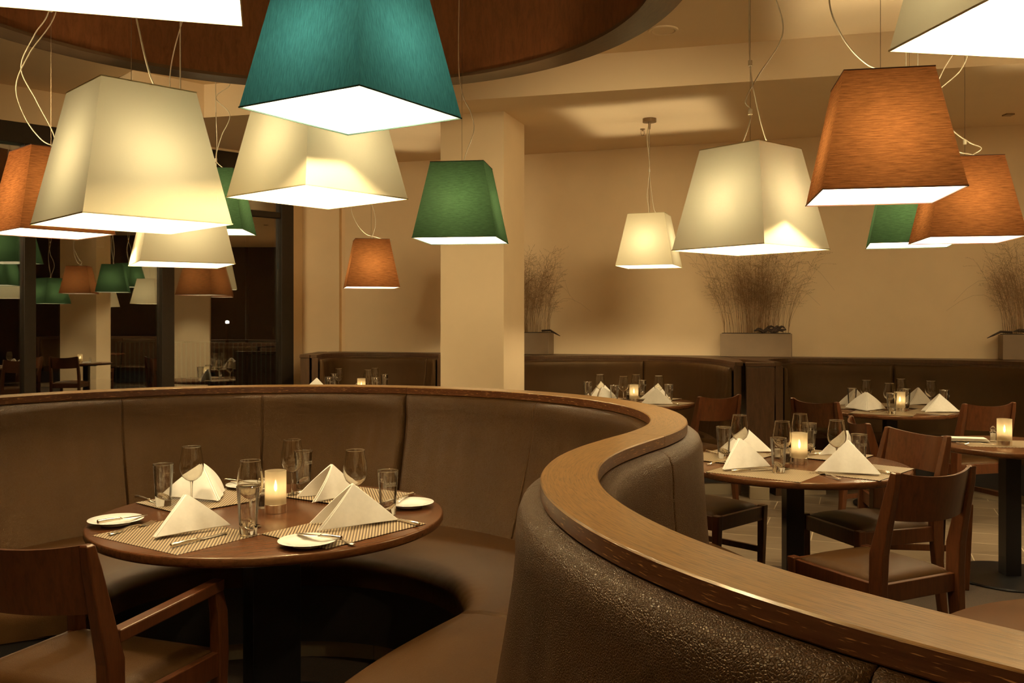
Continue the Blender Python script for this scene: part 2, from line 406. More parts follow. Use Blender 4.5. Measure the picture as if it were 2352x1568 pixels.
def dfront1(s):
    p, n = SPATH.at(s); c = Vector((-.82, 3.06)); R = .665; v = p - c
    bq = v.dot(n); q = bq * bq - (v.length_squared - R * R)
    d = -bq - math.sqrt(q) if q > 0 else .68
    return max(.68, min(d, 1.02)) if s < S_(5.0) else .68
DF = [(x * .1, dfront1(x * .1)) for x in range(int(SPATH.L * 10) + 1)]
DFs = [(a, sum(DF[max(0, min(len(DF) - 1, i + k))][1] for k in (-2, -1, 0, 1, 2)) / 5) for i, (a, _) in enumerate(DF)]
def df1(s): return lerp_tab(DFs, s)
def seat_profile(side, d0, d1, s=0, s0=-9, s1=99, z=.455):
    e = min(s - s0, s1 - s); dz = 0 if e > .03 else -.018 * (1 - e / .03) ** 2
    P = [(d0, z - .06), (d0, z - .004 + dz), (d0 + (d1 - d0) * .4, z + .010 + dz), (d1 - .09, z + .008 + dz), (d1 - .035, z + dz), (d1 - .010, z - .016 + dz), (d1, z - .036), (d1 + .003, z - .045), (d1, z - .052), (d1 - .01, z - .075), (d1 - .01, z - .12), (d0, z - .12)]
    return [(side * d, zz) for d, zz in P]
c2_ = [.02, S_(2.9), S_(5.28), SPATH.L - .02]
for a, b in zip(c2_, c2_[1:]):
    sweep(SPATH, a + .002, b - .002, lambda s: seat_profile(1, dbase1(s) - .06, df1(s), s, a, b), 'seat', M['seat'], ban, .04, extra=[a + .015, a + .03, b - .015, b - .03], ang=75)
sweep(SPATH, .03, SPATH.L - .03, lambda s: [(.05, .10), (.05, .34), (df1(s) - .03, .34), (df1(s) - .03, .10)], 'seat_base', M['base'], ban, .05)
pc = [.04, S_(.9), S_(2.2), S_(3.3), S_(4.4), S_(5.8), SPATH.L - .04]
for a, b in zip(pc, pc[1:]):
    sweep(SPATH, a + .002, b - .002, lambda s: [(.05, .0), (.05, .10), (df1(s) - .12, .10), (df1(s) - .12, .0)], 'plinth', M['plinth'], ban, .05)
# other side of the same wall
def dbase2(s): return lerp_tab([(S_(5.2), .155), (S_(6.2), .20)], s)
def df2(s): return lerp_tab([(S_(4.8), .50), (S_(6.2), .60)], s)
A2 = S_(3.5)
c3 = [A2, S_(5.43), SPATH.L - .02]
sweep(SPATH, A2 + .002, SPATH.L - .022, lambda s: back_profile(-1, .112, dbase2(s), .40, s, A2, SPATH.L - .02, [S_(5.43)]), 'backrest', M['leather'], ban, .03, extra=[S_(5.43), A2 + .01, A2 + .02], ang=75)
sweep(SPATH, A2 + .01, SPATH.L - .022, lambda s: seat_profile(-1, dbase2(s) - .05, df2(s)), 'seat', M['seat'], ban, .04, ang=75)
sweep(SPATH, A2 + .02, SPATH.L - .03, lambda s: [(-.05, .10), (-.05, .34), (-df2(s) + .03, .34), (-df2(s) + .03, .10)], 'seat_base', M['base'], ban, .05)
sweep(SPATH, A2 + .03, SPATH.L - .04, lambda s: [(-.05, .0), (-.05, .10), (-df2(s) + .12, .10), (-df2(s) + .12, .0)], 'plinth', M['plinth'], ban, .05)
sweep(SPATH, .01, A2 - .01, lambda s: [(-.052, .0), (-.052, 1.045), (-.045, 1.045), (-.045, .0)], 'outer_panel', M['darkwood'], ban, .06)
# ------------------------------------------------------------------ room shell
def struct(o): o['kind'] = 'structure'; return o
KW = .33
def wy(x): return 9.45 - KW * x
ZL, ZH, ZR = 3.135, 3.415, 4.05      # low ceiling, near ceiling, recess ceiling
b = MB(); b.prism([(-8, -3.5), (9.5, -3.5), (9.5, 12), (-8, 12)], -.08, 0); struct(b.build('floor', M['tile']))
poly = [(-7.5, -3.4), (9.3, -3.4), (9.3, 3.2)]
for i in range(25):
    x = 9.3 - i * .6; poly.append((x, 5.30 - .10 * x + .22 * math.sin(x * 1.7)))
b = MB(); b.prism(poly + [(-7.5, 5.6)], 0, .006); tag(struct(b.build('floor', M['carpet'])), 'dark brown carpet running under the front booths and tables')
def wall(name, pts, z0, z1, th=.12, m=None):
    """slab following a polyline, thickness on the left of travel"""
    P = [Vector(p) for p in pts]; n = len(P); outp = []
    for i in range(n):
        t = (P[min(i + 1, n - 1)] - P[max(0, i - 1)]).normalized(); outp.append(P[i] + Vector((-t.y, t.x)) * th)
    V = [(p.x, p.y, z) for z in (z0, z1) for p in P + outp]; F = []
    q = 2 * n
    for i in range(n - 1):
        F += [(i, i + 1, q + i + 1, q + i), (n + i + 1, n + i, q + n + i, q + n + i + 1), (i + 1, i, n + i, n + i + 1), (q + i, q + i + 1, q + n + i + 1, q + n + i)]
    F += [(0, q, q + n, n), (n - 1, 2 * n - 1, q + 2 * n - 1, q + n - 1)]
    return struct(mesh(name, V, F, m or M['wall']))
WEX, WEY = -2.36, 9.71     # where the window wall ends
wall('wall_back', [(WEX, WEY), (-2.29, 9.97), (-1.90, 10.03), (-1.885, 10.09), (-1.84, 10.06), (9.4, wy(9.4))], 0, 3.6)
wall('wall_right', [(9.0, 6.6), (9.0, -3.2)], 0, 3.6, m=M['darkwood'])
b = MB(); b.box(5.3, 5.9, 3.25, 3.95, 0, ZH); tag(struct(b.build('column', M['wall'])), 'cream column in the right of the room, mirrored in the window')
wall('wall_front', [(9.2, -3.0), (-7.6, -3.0)], 0, 3.6)
wall('wall_left', [(-7.4, -3.2), (-7.4, 4.9)], 0, 3.6)
# column
t1 = Vector((1, -KW)).normalized(); n1 = Vector((KW, 1)).normalized()
c0 = Vector((-.068, 7.46)); cp = [c0, c0 - t1 * .558, c0 - t1 * .558 + n1 * .56, c0 + n1 * .56]
b = MB(); b.prism([(p.x, p.y) for p in cp], 0, ZL); tag(struct(b.build('column', M['wall'])), 'square cream column standing in front of the back wall')
# ceilings
def step_y(x): return 7.0 - .27 * x
def ngon_hole(name, outer, inner, z, m):
    bm = bmesh.new(); E = []
    for loop in (outer, inner):
        vs = [bm.verts.new((x, y, z)) for x, y in loop]
        for i in range(len(vs)): E.append(bm.edges.new((vs[i], vs[(i + 1) % len(vs)])))
    bmesh.ops.triangle_fill(bm, use_beauty=True, edges=E)
    me = bpy.data.meshes.new(name); bm.to_mesh(me); bm.free(); o = link(name, me, m)
    s = o.modifiers.new('solid', 'SOLIDIFY'); s.thickness = .05; s.offset = 0
    return struct(o)
RC, RI, RO = (-1.09, 4.31), 1.765, 1.94
circ = [(RC[0] + (RI + .03) * math.cos(2 * math.pi * i / 96), RC[1] + (RI + .03) * math.sin(2 * math.pi * i / 96)) for i in range(96)]
cornx, corny = -2.60, step_y(-2.60)
ngon_hole('ceiling', [(-7.6, -3.2), (9.2, -3.2), (9.2, step_y(9.2)), (cornx, corny), (-3.02, 7.27), (-4.2, 8.45), (-7.6, 5.0)], circ, ZH + .025, M['ceil'])
b = MB(); b.prism([(9.3, step_y(9.3)), (9.3, 7.0), (-2.2, 10.4), (-3.2, 9.0), (-3.9, 8.2), (-3.02, 7.27), (cornx, corny)], ZL, ZL + .33); tag(struct(b.build('ceiling', M['ceil'])), 'lowered ceiling strip along the back wall')
ban_w = [(-7.7, 4.55), (-4.46, 7.88)]
b = MB(); dW = Vector((.7141, .7001)); nW = Vector((.7001, -.7141))
# ceiling ring
b = MB()
def ring(name, r0, r1, z0, z1, m, parent=None, seg=128):
    V = []; F = []; UV = []
    for i in range(seg + 1):
        a = 2 * math.pi * i / seg
        for k, (r, z) in enumerate(((r0, z0), (r1, z0), (r1, z1), (r0, z1))):
            V.append((RC[0] + r * math.cos(a), RC[1] + r * math.sin(a), z)); UV.append((a * r0, (0, .17, 1.2, 1.6)[k] if z1 - z0 < .2 else (0, .17, .17 + z1, z1)[k]))
    for i in range(seg):
        for k in range(4): F.append((4 * i + k, 4 * i + (k + 1) % 4, 4 * i + 4 + (k + 1) % 4, 4 * i + 4 + k))
    return auto(mesh(name, V, F, m, parent, False, UV), 40)
rg = tag(empty('ceiling_ring', (0, 0, 0)), 'large round dark oak drum let into the ceiling above the booth', 'ceiling ring', kind='structure')
ring('rim', RI + .0, RO, 3.0, 3.02, M['drum_edge'], rg)
ring('inner_fascia', RI + .012, RI + .03, 3.02, ZR, M['drum'], rg)
ring('outer_fascia', RO - .02, RO, 3.02, ZH, M['drum'], rg)
b = MB(); b.lathe([(0.001, ZR), (RI + .05, ZR), (RI + .05, ZR + .04), (0.001, ZR + .04)], 96, RC[0], RC[1], True); tag(struct(b.build('ceiling', M['ceil'])), 'ceiling recess above the round oak drum')
# ------------------------------------------------------------------ window wall and outdoors
A0 = Vector((-4.35, 7.76)); 
def wp(t, off=0): p = A0 + dW * t + nW * off; return p
def wt(x):     # where the view line of photo column x meets the window plane
    u = (x - CXP) / FPX; return (u * A0.y - A0.x) / (dW.x - u * dW.y)
win = tag(empty('window_1', (0, 0, 0)), kind='structure')
def wbox(t0, t1_, o0, o1, z0, z1):
    m_ = MB(); ps = [wp(t0, o0), wp(t1_, o0), wp(t1_, o1), wp(t0, o1)]; m_.prism([(p.x, p.y) for p in ps], z0, z1); return m_
TE = wt(668); mull = [(-3.9, -3.78), (-2.0, -1.88), (wt(50), wt(78)), (wt(366), wt(395)), (wt(640), TE)]
for a, c in mull: wbox(a, c, -.10, .06, 0, 3.11).build('mullion', M['frame'], win, bevel=.006)
for (a0, a1), (b0, b1) in zip(mull, mull[1:]):
    wbox(a1, b0, -.012, .0, .06, 2.94).build('pane', M['pane'], win)
    wbox(a1, b0, -.06, .05, 0, .07).build('sill', M['frame'], win, bevel=.004)
    wbox(a1, b0, -.05, .04, 2.50, 2.56).build('transom', M['frame'], win, bevel=.004)
wbox(-4.7, TE, -.10, .08, 2.94, 3.115).build('header', M['frame'], win, bevel=.006)
struct(wbox(-4.8, TE, -.14, .09, 3.115, 3.8).build('wall_header', M['wall']))
# terrace outside
b = MB(); b.prism([(p.x, p.y) for p in (wp(-6, -.12), wp(13, -.12), wp(13, -15), wp(-6, -15))], -.10, -.02); tag(b.build('terrace', M['grey']), 'dark paved terrace outside the window', 'terrace', kind='structure')
rl = tag(empty('terrace_railing', (0, 0, 0)), 'green-grey vertical bar railing standing outside the window', 'railing')
m_ = MB()
for z in (.08, 1.02): m_.tube([(-7.6, 17.6, z), (-3.9, 17.4, z)], .018, 6)
m_.build('handrail', M['green_rail'], rl)
for i in range(42):
    x = -7.6 + i * .09; m_ = MB(); m_.box(x - .008, x + .008, 17.5 - .02, 17.5 + .02, .08, 1.02); m_.build('baluster', M['green_rail'], rl)
blg = tag(empty('building', (0, 0, 0)), 'dark building across the street with small lit windows', 'building')
wbox(-6, 16, -15.0, -14.5, 0, 9).build('wall', M['grey'], blg)
random.seed(4)
for i in range(9):
    t0 = -2 + i * .95; zz = random.choice([2.3, 3.2, 4.0]); wbox(t0 * 1.6, t0 * 1.6 + .3, -14.49, -14.46, zz * 1.4, zz * 1.4 + .5).build('window', M['lit'] if i % 2 else M['pane'], blg)
for k, (px, yy, z) in enumerate(((522, 6.0, 1.38), (567, 6.5, 3.1))):
    t = wt(px); p = wp(t, 0); q = p * 1.72
    L = tag(empty('street_lamp', (q.x, q.y, 0)), ('short' if k == 0 else 'tall') + ' street lamp glowing outside the window', 'street lamp')
    m_ = MB(); m_.tube([(0, 0, 0), (0, 0, z)], .03); m_.build('post', M['frame'], L)
    m_ = MB(); m_.lathe([(.001, z + .05), (.028, z + .04), (.028, z + .01), (.001, z)], 12); m_.build('lantern', M['street'], L)
# ------------------------------------------------------------------ back booths
def booth(name, label, pts, ledge_back, seams, seat_d, front_m, s_lo=.0, plinth_cuts=()):
    """concave banquette: travel left to right, seat on the right hand side (towards the room)"""
    P = Path(pts); r = tag(empty(name, (0, 0, 0)), label, 'banquette')
    Sx = [i * P.L / 60 for i in range(61)]; front = []
    for s in Sx:
        p, n = P.at(s); q = p + n * .02; front.append((q.x, q.y))
    m_ = MB(); m_.prism(front + ledge_back, 1.052, 1.085); m_.build('ledge', M['darkwood'], r, bevel=.003)
    sweep(P, .0, P.L, lambda s: [(-.03, 0), (-.03, 1.052), (.03, 1.052), (.03, 0)], 'core_panel', M['darkwood'], r, .08)
    cc = [0.01] + [x * P.L for x in seams] + [P.L - .01]
    for a, c in zip(cc, cc[1:]):
        sweep(P, a + .004, c - .004, lambda s: back_profile(1, .085, .17, .40, s, a, c, [], None, 1.036), 'backrest', front_m, r, .05, extra=[a + .015, a + .03, c - .015, c - .03], ang=75)
    sweep(P, .02, P.L - .02, lambda s: seat_profile(1, .12, seat_d), 'seat', front_m, r, .06, ang=75)
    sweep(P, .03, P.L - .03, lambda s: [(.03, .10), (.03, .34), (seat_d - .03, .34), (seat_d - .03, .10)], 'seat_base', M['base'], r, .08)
    pcs = [.04] + [x * P.L for x in (.2, .4, .6, .8)] + [P.L - .04]
    for a, c in zip(pcs, pcs[1:]):
        sweep(P, a + .003, c - .003, lambda s: [(.03, 0), (.03, .10), (seat_d - .10, .10), (seat_d - .10, 0)], 'plinth', M['plinth'], r, .08)
    return r
booth('booth_banquette', 'dark leather banquette curving round the back left table beside the column',
      [(.03, 8.64), (.32, 8.79), (.75, 8.86), (1.20, 8.80), (1.53, 8.58), (1.74, 8.26), (1.83, 7.86), (1.835, 7.42)],
      [(1.88, 7.42), (1.99, 8.0), (1.99, wy(1.99) - .005), (-.10, wy(-.10) - .005), (-.02, 8.66)], [.46], .55, M['leather_far'])
booth('booth_banquette', 'dark leather banquette curving round the back right table',
      [(2.17, 7.40), (2.165, 7.72), (2.25, 8.02), (2.50, 8.20), (2.90, 8.19), (3.35, 8.03), (3.78, 7.80), (4.10, 7.52), (4.28, 7.15), (4.34, 6.75), (4.36, 6.4)],
      [(4.45, 6.4), (4.60, wy(4.60) - .005), (2.01, wy(2.01) - .005), (2.01, 8.0), (2.12, 7.40)], [.47], .50, M['leather_far'])
booth('booth_banquette', 'dark leather banquette in the alcove left of the column',
      [(-1.955, 9.04), (-1.945, 9.35), (-1.80, 9.58), (-1.50, 9.66), (-1.15, 9.60), (-.88, 9.46), (-.72, 9.22), (-.70, 8.90)],
      [(-.62, 8.90), (-.60, wy(-.60) - .005), (-1.82, 10.02), (-1.91, 9.99), (-2.00, 9.97), (-2.00, 9.04)], [.76], .48, M['leather_far'])
booth('booth_banquette', 'dark leather banquette along the right wall, mirrored in the window',
      [(7.45, 4.75), (7.90, 4.60), (8.12, 4.2), (8.15, 3.2), (8.12, 2.2), (7.90, 1.8), (7.45, 1.65)],
      [(7.45, 1.5), (8.95, 1.5), (8.95, 4.9), (7.45, 4.9)], [.5], .55, M['leather_far'])
pier = tag(empty('booth_partition', (0, 0, 0)), 'dark wooden end panel dividing the two back booths', 'partition')
def rotbox(cx_, cy_, w_, d_, z0, z1, ang):
    m_ = MB(); T = Matrix.Translation((cx_, cy_, 0)) @ Matrix.Rotation(ang, 4, 'Z'); m_.box(-w_ / 2, w_ / 2, -d_ / 2, d_ / 2, z0, z1, T); return m_
rotbox(1.995, 7.34, .215, .10, .10, 1.050, R_(-10)).build('panel', M['darkwood'], pier, bevel=.004)
rotbox(1.995, 7.34, .222, .11, 1.052, 1.0855, R_(-10)).build('cap', M['darkwood'], pier, bevel=.004)
rotbox(1.975, 7.29, .15, .10, 0, .098, R_(-10)).build('plinth', M['plinth'], pier, bevel=.002)
pe = tag(empty('booth_partition', (0, 0, 0)), 'dark wooden end panel closing the left alcove booth by the window', 'partition')
rotbox(-2.055, 9.47, .09, .86, 0, 1.052, 0).build('panel', M['darkwood'], pe, bevel=.004)
rotbox(-2.055, 9.47, .10, .87, 1.053, 1.087, 0).build('cap', M['darkwood'], pe, bevel=.004)
# ------------------------------------------------------------------ pendant lamps
HB, HT, HS = .239, .1536, .44
def make_lamp(kind):
    r = tag(empty('pendant_lamp', (0, 0, 0)), None, 'pendant lamp')
    c = [(-1, -1), (1, -1), (1, 1), (-1, 1)]; V = []; UV = []; F = []
    for k in range(4):
        a, b_ = c[k], c[(k + 1) % 4]; n = len(V)
        V += [(a[0] * HB, a[1] * HB, 0), (b_[0] * HB, b_[1] * HB, 0), (b_[0] * HT, b_[1] * HT, HS), (a[0] * HT, a[1] * HT, HS)]
        UV += [(k, 0), (k + 1, 0), (k + .82, 1), (k + .18, 1)]; F.append((n, n + 1, n + 2, n + 3))
    mesh('lamp_shade', V, F, FAB[kind], r, False, UV, fix=False)
    for nm, h_, z0, z1 in (('bottom_hem', HB, -.001, .003), ('top_hem', HT, HS - .003, HS + .001)):
        m_ = MB(); a_, b_ = h_ + .0015, h_ - .0015; Q = [(-1, -1), (1, -1), (1, 1), (-1, 1)]
        V = [(x * rr, y * rr, z) for z in (z0, z1) for rr in (a_, b_) for x, y in Q]; F = []
        for k in range(4):
            j = (k + 1) % 4; F += [(k, j, 8 + j, 8 + k), (4 + j, 4 + k, 12 + k, 12 + j), (j, k, 4 + k, 4 + j), (8 + k, 8 + j, 12 + j, 12 + k)]
        m_.add(V, F); m_.build(nm, HEM[kind], r)
    m_ = MB(); m_.tube([(-HT, 0, HS - .01), (HT, 0, HS - .01)], .003); m_.tube([(0, -HT, HS - .01), (0, HT, HS - .01)], .003); m_.build('spider', M['wire'], r)
    m_ = MB(); m_.lathe([(.001, .22), (.018, .22), (.022, .25), (.016, HS - .01), (.001, HS)], 16); m_.build('lamp_holder', M['etch'], r, True)
    m_ = MB(); m_.lathe([(.001, .135), (.022, .140), (.038, .16), (.042, .182), (.036, .205), (.018, .222), (.001, .225)], 12); m_.build('bulb', M['bulb'], r, True)
    return r
LP = {k: (make_lamp(k), {}) for k in ('cream', 'brown', 'green', 'teal')}
def add_lamp(kind, X, Y, h, deg, label, zc, cabs, clamp=None, canopy=False, group=None):
    r = put(LP[kind][0], LP[kind][1], (X, Y, EYE + h), R_(deg), label, group)
    L = zc - (EYE + h); A = R_(-deg)
    def loc(dx, z): return (dx * math.cos(A), dx * math.sin(A), z)   # dx along world x
    m_ = MB(); m_.tube([(0, 0, HS - .01), (0, 0, L)], .0011, 4); m_.build('suspension_wire', M['wire'], r)
    P = [(dx, HS + f * (L - HS)) for f, dx in cabs]; Q = catmull(P, .03)
    m_ = MB(); m_.tube([loc(q.x, q.y) for q in Q], .0032, 5); m_.build('cable', M['cable'], r, True)
    if clamp is not None:
        m_ = MB(); z = HS + clamp * (L - HS); m_.lathe([(.001, z - .012), (.009, z - .012), (.009, z + .012), (.001, z + .012)], 10); m_.build('cable_clamp', M['cable'], r)
    if canopy:
        m_ = MB(); m_.lathe([(.001, L), (.058, L), (.058, L - .03), (.012, L - .032), (.008, L - .09), (.001, L - .09)], 24); m_.build('canopy', M['wire'], r)
    return r
RZ = ZR
lamps = [
 ('cream', -1.269, 3.040, .323, -45.5, 'large cream pendant lamp hanging lowest at the left over the booth', RZ, [(0, .11), (.02, .07), (.10, .03), (.20, .0), (.40, -.004), (1, 0)], .20),
 ('teal', -.489, 2.809, .641, -32.2, 'teal blue pendant lamp hanging highest over the near booth table', RZ, [(0, .03), (.3, -.06), (.6, .05), (1, 0)], .5),
 ('cream', -.734, 3.449, .466, -40, 'cream pendant lamp right behind the teal lamp', RZ, [(0, .03), (.3, -.06), (.6, .05), (1, 0)], .5),
 ('brown', 1.375, 3.404, .465, -101, 'rust brown pendant lamp in front on the right, the nearest brown one', ZH, [(0, .20), (.01, .12), (.03, .03), (.05, -.05), (.14, -.14), (.28, -.19), (.45, -.12), (.7, .03), (1, 0)], None),
 ('cream', 1.039, 3.978, .311, -50.3, 'cream pendant lamp right of centre, touching the brown lamp in view', ZH, [(0, -.045), (.05, -.02), (.10, .0), (.14, .0), (.17, -.02), (.25, .03), (.40, .14), (.55, .10), (.75, .01), (1, 0)], .13),
 ('green', -.292, 5.322, .470, -98.1, 'dark green pendant lamp hanging in front of the column', RZ, [(0, .0), (.05, .03), (.12, .07), (.18, .05), (.25, .0), (.4, -.02), (1, 0)], None),
 ('cream', 1.167, 7.743, .465, -110, 'small distant cream pendant lamp with a round ceiling canopy', ZL, [(0, -.10), (.01, -.05), (.03, -.005), (.2, -.02), (.5, .0), (.8, -.02), (1, 0)], None, True),
 ('brown', -1.300, 8.414, .311, -75.9, 'small rust brown pendant lamp in the alcove left of the column', ZL, [(0, 0), (.15, .04), (.3, .02), (.5, -.06), (.8, -.02), (1, 0)], None, True),
 ('brown', -2.464, 4.875, .466, -42.2, 'rust brown pendant lamp at the left edge behind the large cream lamp', RZ, [(0, .03), (.06, .01), (.16, -.08), (.26, -.16), (.36, -.09), (.44, -.01), (.6, 0), (1, 0)], .44),
 ('cream', -1.804, 4.970, .308, -60.9, 'cream pendant lamp half hidden below the large left cream lamp', RZ, [(0, .03), (.3, -.06), (.6, .05), (1, 0)], .5),
 ('green', -2.13, 6.56, .642, 4, 'dark green pendant lamp half hidden behind the large left cream lamp', RZ, [(0, .10), (.02, .04), (.06, .0), (.16, .04), (.26, .10), (.34, .0), (.40, .10), (.46, .02), (.6, 0), (1, 0)], .05),
 ('green', 2.438, 5.596, .467, -108.3, 'dark green pendant lamp half hidden between two brown lamps at right', ZH, [(0, .03), (.3, -.06), (.6, .05), (1, 0)], .5),
 ('brown', 2.493, 5.021, .447, -100.6, 'rust brown pendant lamp at the right edge, the farther of two', ZH, [(0, 0), (.03, .05), (.06, .09), (.09, .02), (.16, -.08), (.30, -.18), (.45, -.02), (.6, .02), (1, 0)], .09),
 ('cream', -.754, 1.69, .642, -165, 'cream pendant lamp cut off by the top left corner, nearest at left', ZH + .6, [(0, .03), (.3, -.06), (1, 0)], .5),
 ('cream', 1.17, 1.97, .642, -81, 'cream pendant lamp cut off by the top right corner, nearest at right', ZH, [(0, .03), (.3, -.06), (1, 0)], .5),
]
for a in lamps: add_lamp(*a)
GR = 'pendant lamps of the right half of the room, seen mirrored in the window'
for kind, X, Y, h, dg in (('green', 3.66, 3.93, .31, -60), ('cream', 6.23, 1.71, .467, -20), ('green', 4.9, 4.75, .642, -75), ('cream', 6.01, 4.7, .642, -40),
                          ('cream', 3.95, 5.55, .31, -85), ('cream', 5.02, 5.67, .467, -30), ('green', 5.75, 5.66, .467, -65), ('brown', 5.4, 6.3, .467, -15), ('cream', 7.2, 3.2, .31, -50), ('brown', 7.4, 4.6, .467, -50), ('teal', 4.6, 1.2, .642, -50)):
    add_lamp(kind, X, Y, h, dg, kind.replace('brown', 'rust brown') + ' pendant lamp mirrored in the dark window', ZH, [(0, .03), (.3, -.06), (.6, .05), (1, 0)], .5, group=GR + ', ' + kind)
for kind, X, Y, h, dg in (('cream', .55, -.95, .642, -30), ('cream', -1.75, .35, .467, -50), ('cream', 2.1, -.1, .467, -10), ('brown', -.5, -2.0, .31, -10)):
    add_lamp(kind, X, Y, h, dg, kind.replace('brown', 'rust brown') + ' pendant lamp hanging behind the viewpoint', ZH, [(0, .03), (.3, -.06), (.6, .05), (1, 0)], .5, group='pendant lamps behind the viewpoint, ' + kind)
# unseen fill spots added in the upper ceiling to brighten the back wall
for i, (x, y, tx, tz, e) in enumerate(((2.25, 4.25, .9, 1.1, 1.25), (2.9, 4.1, 3.0, 1.1, 1.6), (4.6, 3.6, 5.0, 1.1, 1.5), (6.4, 3.0, 6.8, 1.1, 1.0), (-3.4, 3.4, -1.4, 1.3, 8), (1.15, 4.6, -.6, 1.2, 3.0))):
    f = tag(empty('added_spotlight', (x, y, ZH)), 'added ceiling spotlight brightening the back wall, unseen above the view', 'spotlight', 'added fill spotlights in the upper ceiling')
    m_ = MB(); m_.lathe([(.048, -.001), (.066, -.001), (.066, -.010), (.052, -.012)], 24, closed=True); m_.build('trim_ring', M['etch'], f)
    ld = bpy.data.lights.new('added_fill_lamp', 'SPOT'); ld.energy = SPOT * e; ld.color = (1, .78, .42); ld.spot_size = R_(76); ld.spot_blend = 1; ld.shadow_soft_size = .75
    lo = bpy.data.objects.new('added_fill_lamp', ld); col.objects.link(lo); lo.parent = f; lo.location = (0, 0, -.03)
    d = Vector((tx - x, wy(tx) - y, tz - ZH)); lo.rotation_euler = d.to_track_quat('-Z', 'Y').to_euler()
# ceiling fittings
def pc_(x, y, z):
    Y = (z - EYE) * FPX / (HY - y); return ((x - CXP) / FPX * Y, Y, z)
sp = pc_(1523, 69, ZH); s_ = tag(empty('ceiling_speaker', sp), 'round flush white speaker in the upper ceiling right of the drum', 'speaker')
m_ = MB(); m_.lathe([(.001, -.008), (.078, -.008), (.080, 0)], 32); m_.build('grille', M['ceil'], s_)
m_ = MB(); m_.lathe([(.083, 0), (.083, -.010), (.10, -.008), (.104, 0)], 32, closed=True); m_.build('trim_ring', M['ceil'], s_)
q = pc_(1476, 296, ZL); s_ = tag(empty('sprinkler_head', q), 'small metal sprinkler head under the low ceiling beside the lamp canopy', 'sprinkler')
m_ = MB(); m_.lathe([(.001, 0), (.022, 0), (.022, -.006), (.006, -.01), (.006, -.02)], 12); m_.build('mount', M['wire'], s_)
m_ = MB(); m_.tube([(-.012, 0, -.012), (-.014, 0, -.04), (-.008, 0, -.055)], .002, 4); m_.tube([(.012, 0, -.012), (.014, 0, -.04), (.008, 0, -.055)], .002, 4); m_.lathe([(.001, -.055), (.016, -.055), (.016, -.06), (.001, -.06)], 12); m_.build('deflector', M['wire'], s_)
q = pc_(2316, 262, ZL); m_ = MB(); m_.box(q[0] - .035, q[0] + .035, q[1] - .035, q[1] + .035, ZL - .012, ZL - .001)
m_.build('ceiling_vent', M['wire']); tag(bpy.data.objects['ceiling_vent'], 'small square metal vent in the low ceiling at the far right', 'vent')
# ------------------------------------------------------------------ tables
def make_table(x, y, rad, label, pole=.042, th=.032, base=.26, prot=0, edge=None):
    r = tag(empty('round_table', (x, y, 0), prot), label, 'table')
    m_ = MB(); z1 = TT; z0 = TT - th
    m_.lathe([(.001, z0), (rad - .012, z0), (rad - .004, z0 + .004), (rad, z0 + th * .4), (rad, z1 - .006), (rad - .002, z1 - .002), (rad - .006, z1), (.001, z1)], 128)
    auto(m_.build('tabletop', M['table'], r), 50)
    m_ = MB(); m_.box(-pole, pole, -pole, pole, .012, z0 - .012); m_.build('pole', M['black'], r, bevel=.003)
    m_ = MB(); m_.box(-pole - .12, pole + .12, -.03, .03, z0 - .022, z0); m_.box(-.03, .03, -pole - .12, pole + .12, z0 - .022, z0); m_.build('bracket', M['black'], r)
    m_ = MB(); m_.lathe([(.001, .007), (base, .007), (base + .006, .012), (base + .003, .02), (base - .02, .024), (.001, .026)], 64); auto(m_.build('base_plate', M['black'], r), 50)
    return r
T1 = (-.843, 3.20, .600); T2 = (1.335, 4.335, .525); T3 = (2.74, 5.02, .385); T4 = (2.90, 7.00, .50); TB = (1.00, 7.68, .53); TC = (-1.42, 8.55, .50); T5 = (1.385, 1.655, .59)
make_table(*T1, 'large round dark wooden table inside the near curved booth', .082, prot=R_(28), base=.34)
make_table(*T2, 'round dark wooden table with four place settings behind the curved rail')
make_table(*T3, 'small round dark table with candle and one folded napkin at the right edge', base=.30)
make_table(*T4, 'round dark table with tent napkins in the back right booth')
make_table(*TB, 'round dark table with tent napkins in the back left booth')
make_table(*TC, 'round table in the alcove left of the column, mostly behind the rail')
make_table(*T5, 'round reddish wooden table cut off by the bottom right corner', .082, base=.34)
make_table(7.0, 3.2, .52, 'round dark table in the right of the room, mirrored in the window')
# ------------------------------------------------------------------ tableware prototypes
def p_wine():
    r = tag(empty('wine_glass', (0, 0, 0)), None, 'wine glass')
    m_ = MB(); o = [(.0325, .215), (.0345, .20), (.0395, .172), (.0425, .148), (.041, .128), (.034, .110), (.020, .097), (.007, .090)]
    i = [(max(.002, a - .0011), z + (.0015 if z < .12 else 0)) for a, z in reversed(o)]
    m_.lathe(o + [(.0006, .0892)], 40); m_.lathe([(.0006, .0915)] + i, 40); V_ = len(m_.V); n_ = 40; a0 = 0; b0_ = V_ - n_
    m_.F += [(a0 + k, a0 + (k + 1) % n_, b0_ + (k + 1) % n_, b0_ + k) for k in range(n_)]
    auto(m_.build('bowl', M['solid'], r), 60)
    m_ = MB(); m_.lathe([(.001, .0915), (.006, .0905), (.0042, .082), (.0034, .06), (.0034, .03), (.0048, .012), (.008, .006), (.001, .0055)], 16); auto(m_.build('stem', M['solid'], r), 60)
    m_ = MB(); m_.lathe([(.0320, .2145), (.0334, .2156), (.0334, .2165), (.0320, .2172), (.0312, .2158)], 40, closed=True); m_.build('rim', M['solid'], r, True)
    m_ = MB(); m_.lathe([(.001, .0055), (.008, .0052), (.02, .0028), (.034, .0015), (.035, .0008), (.034, 0), (.001, 0)], 32); auto(m_.build('foot', M['solid'], r), 60)
    return r
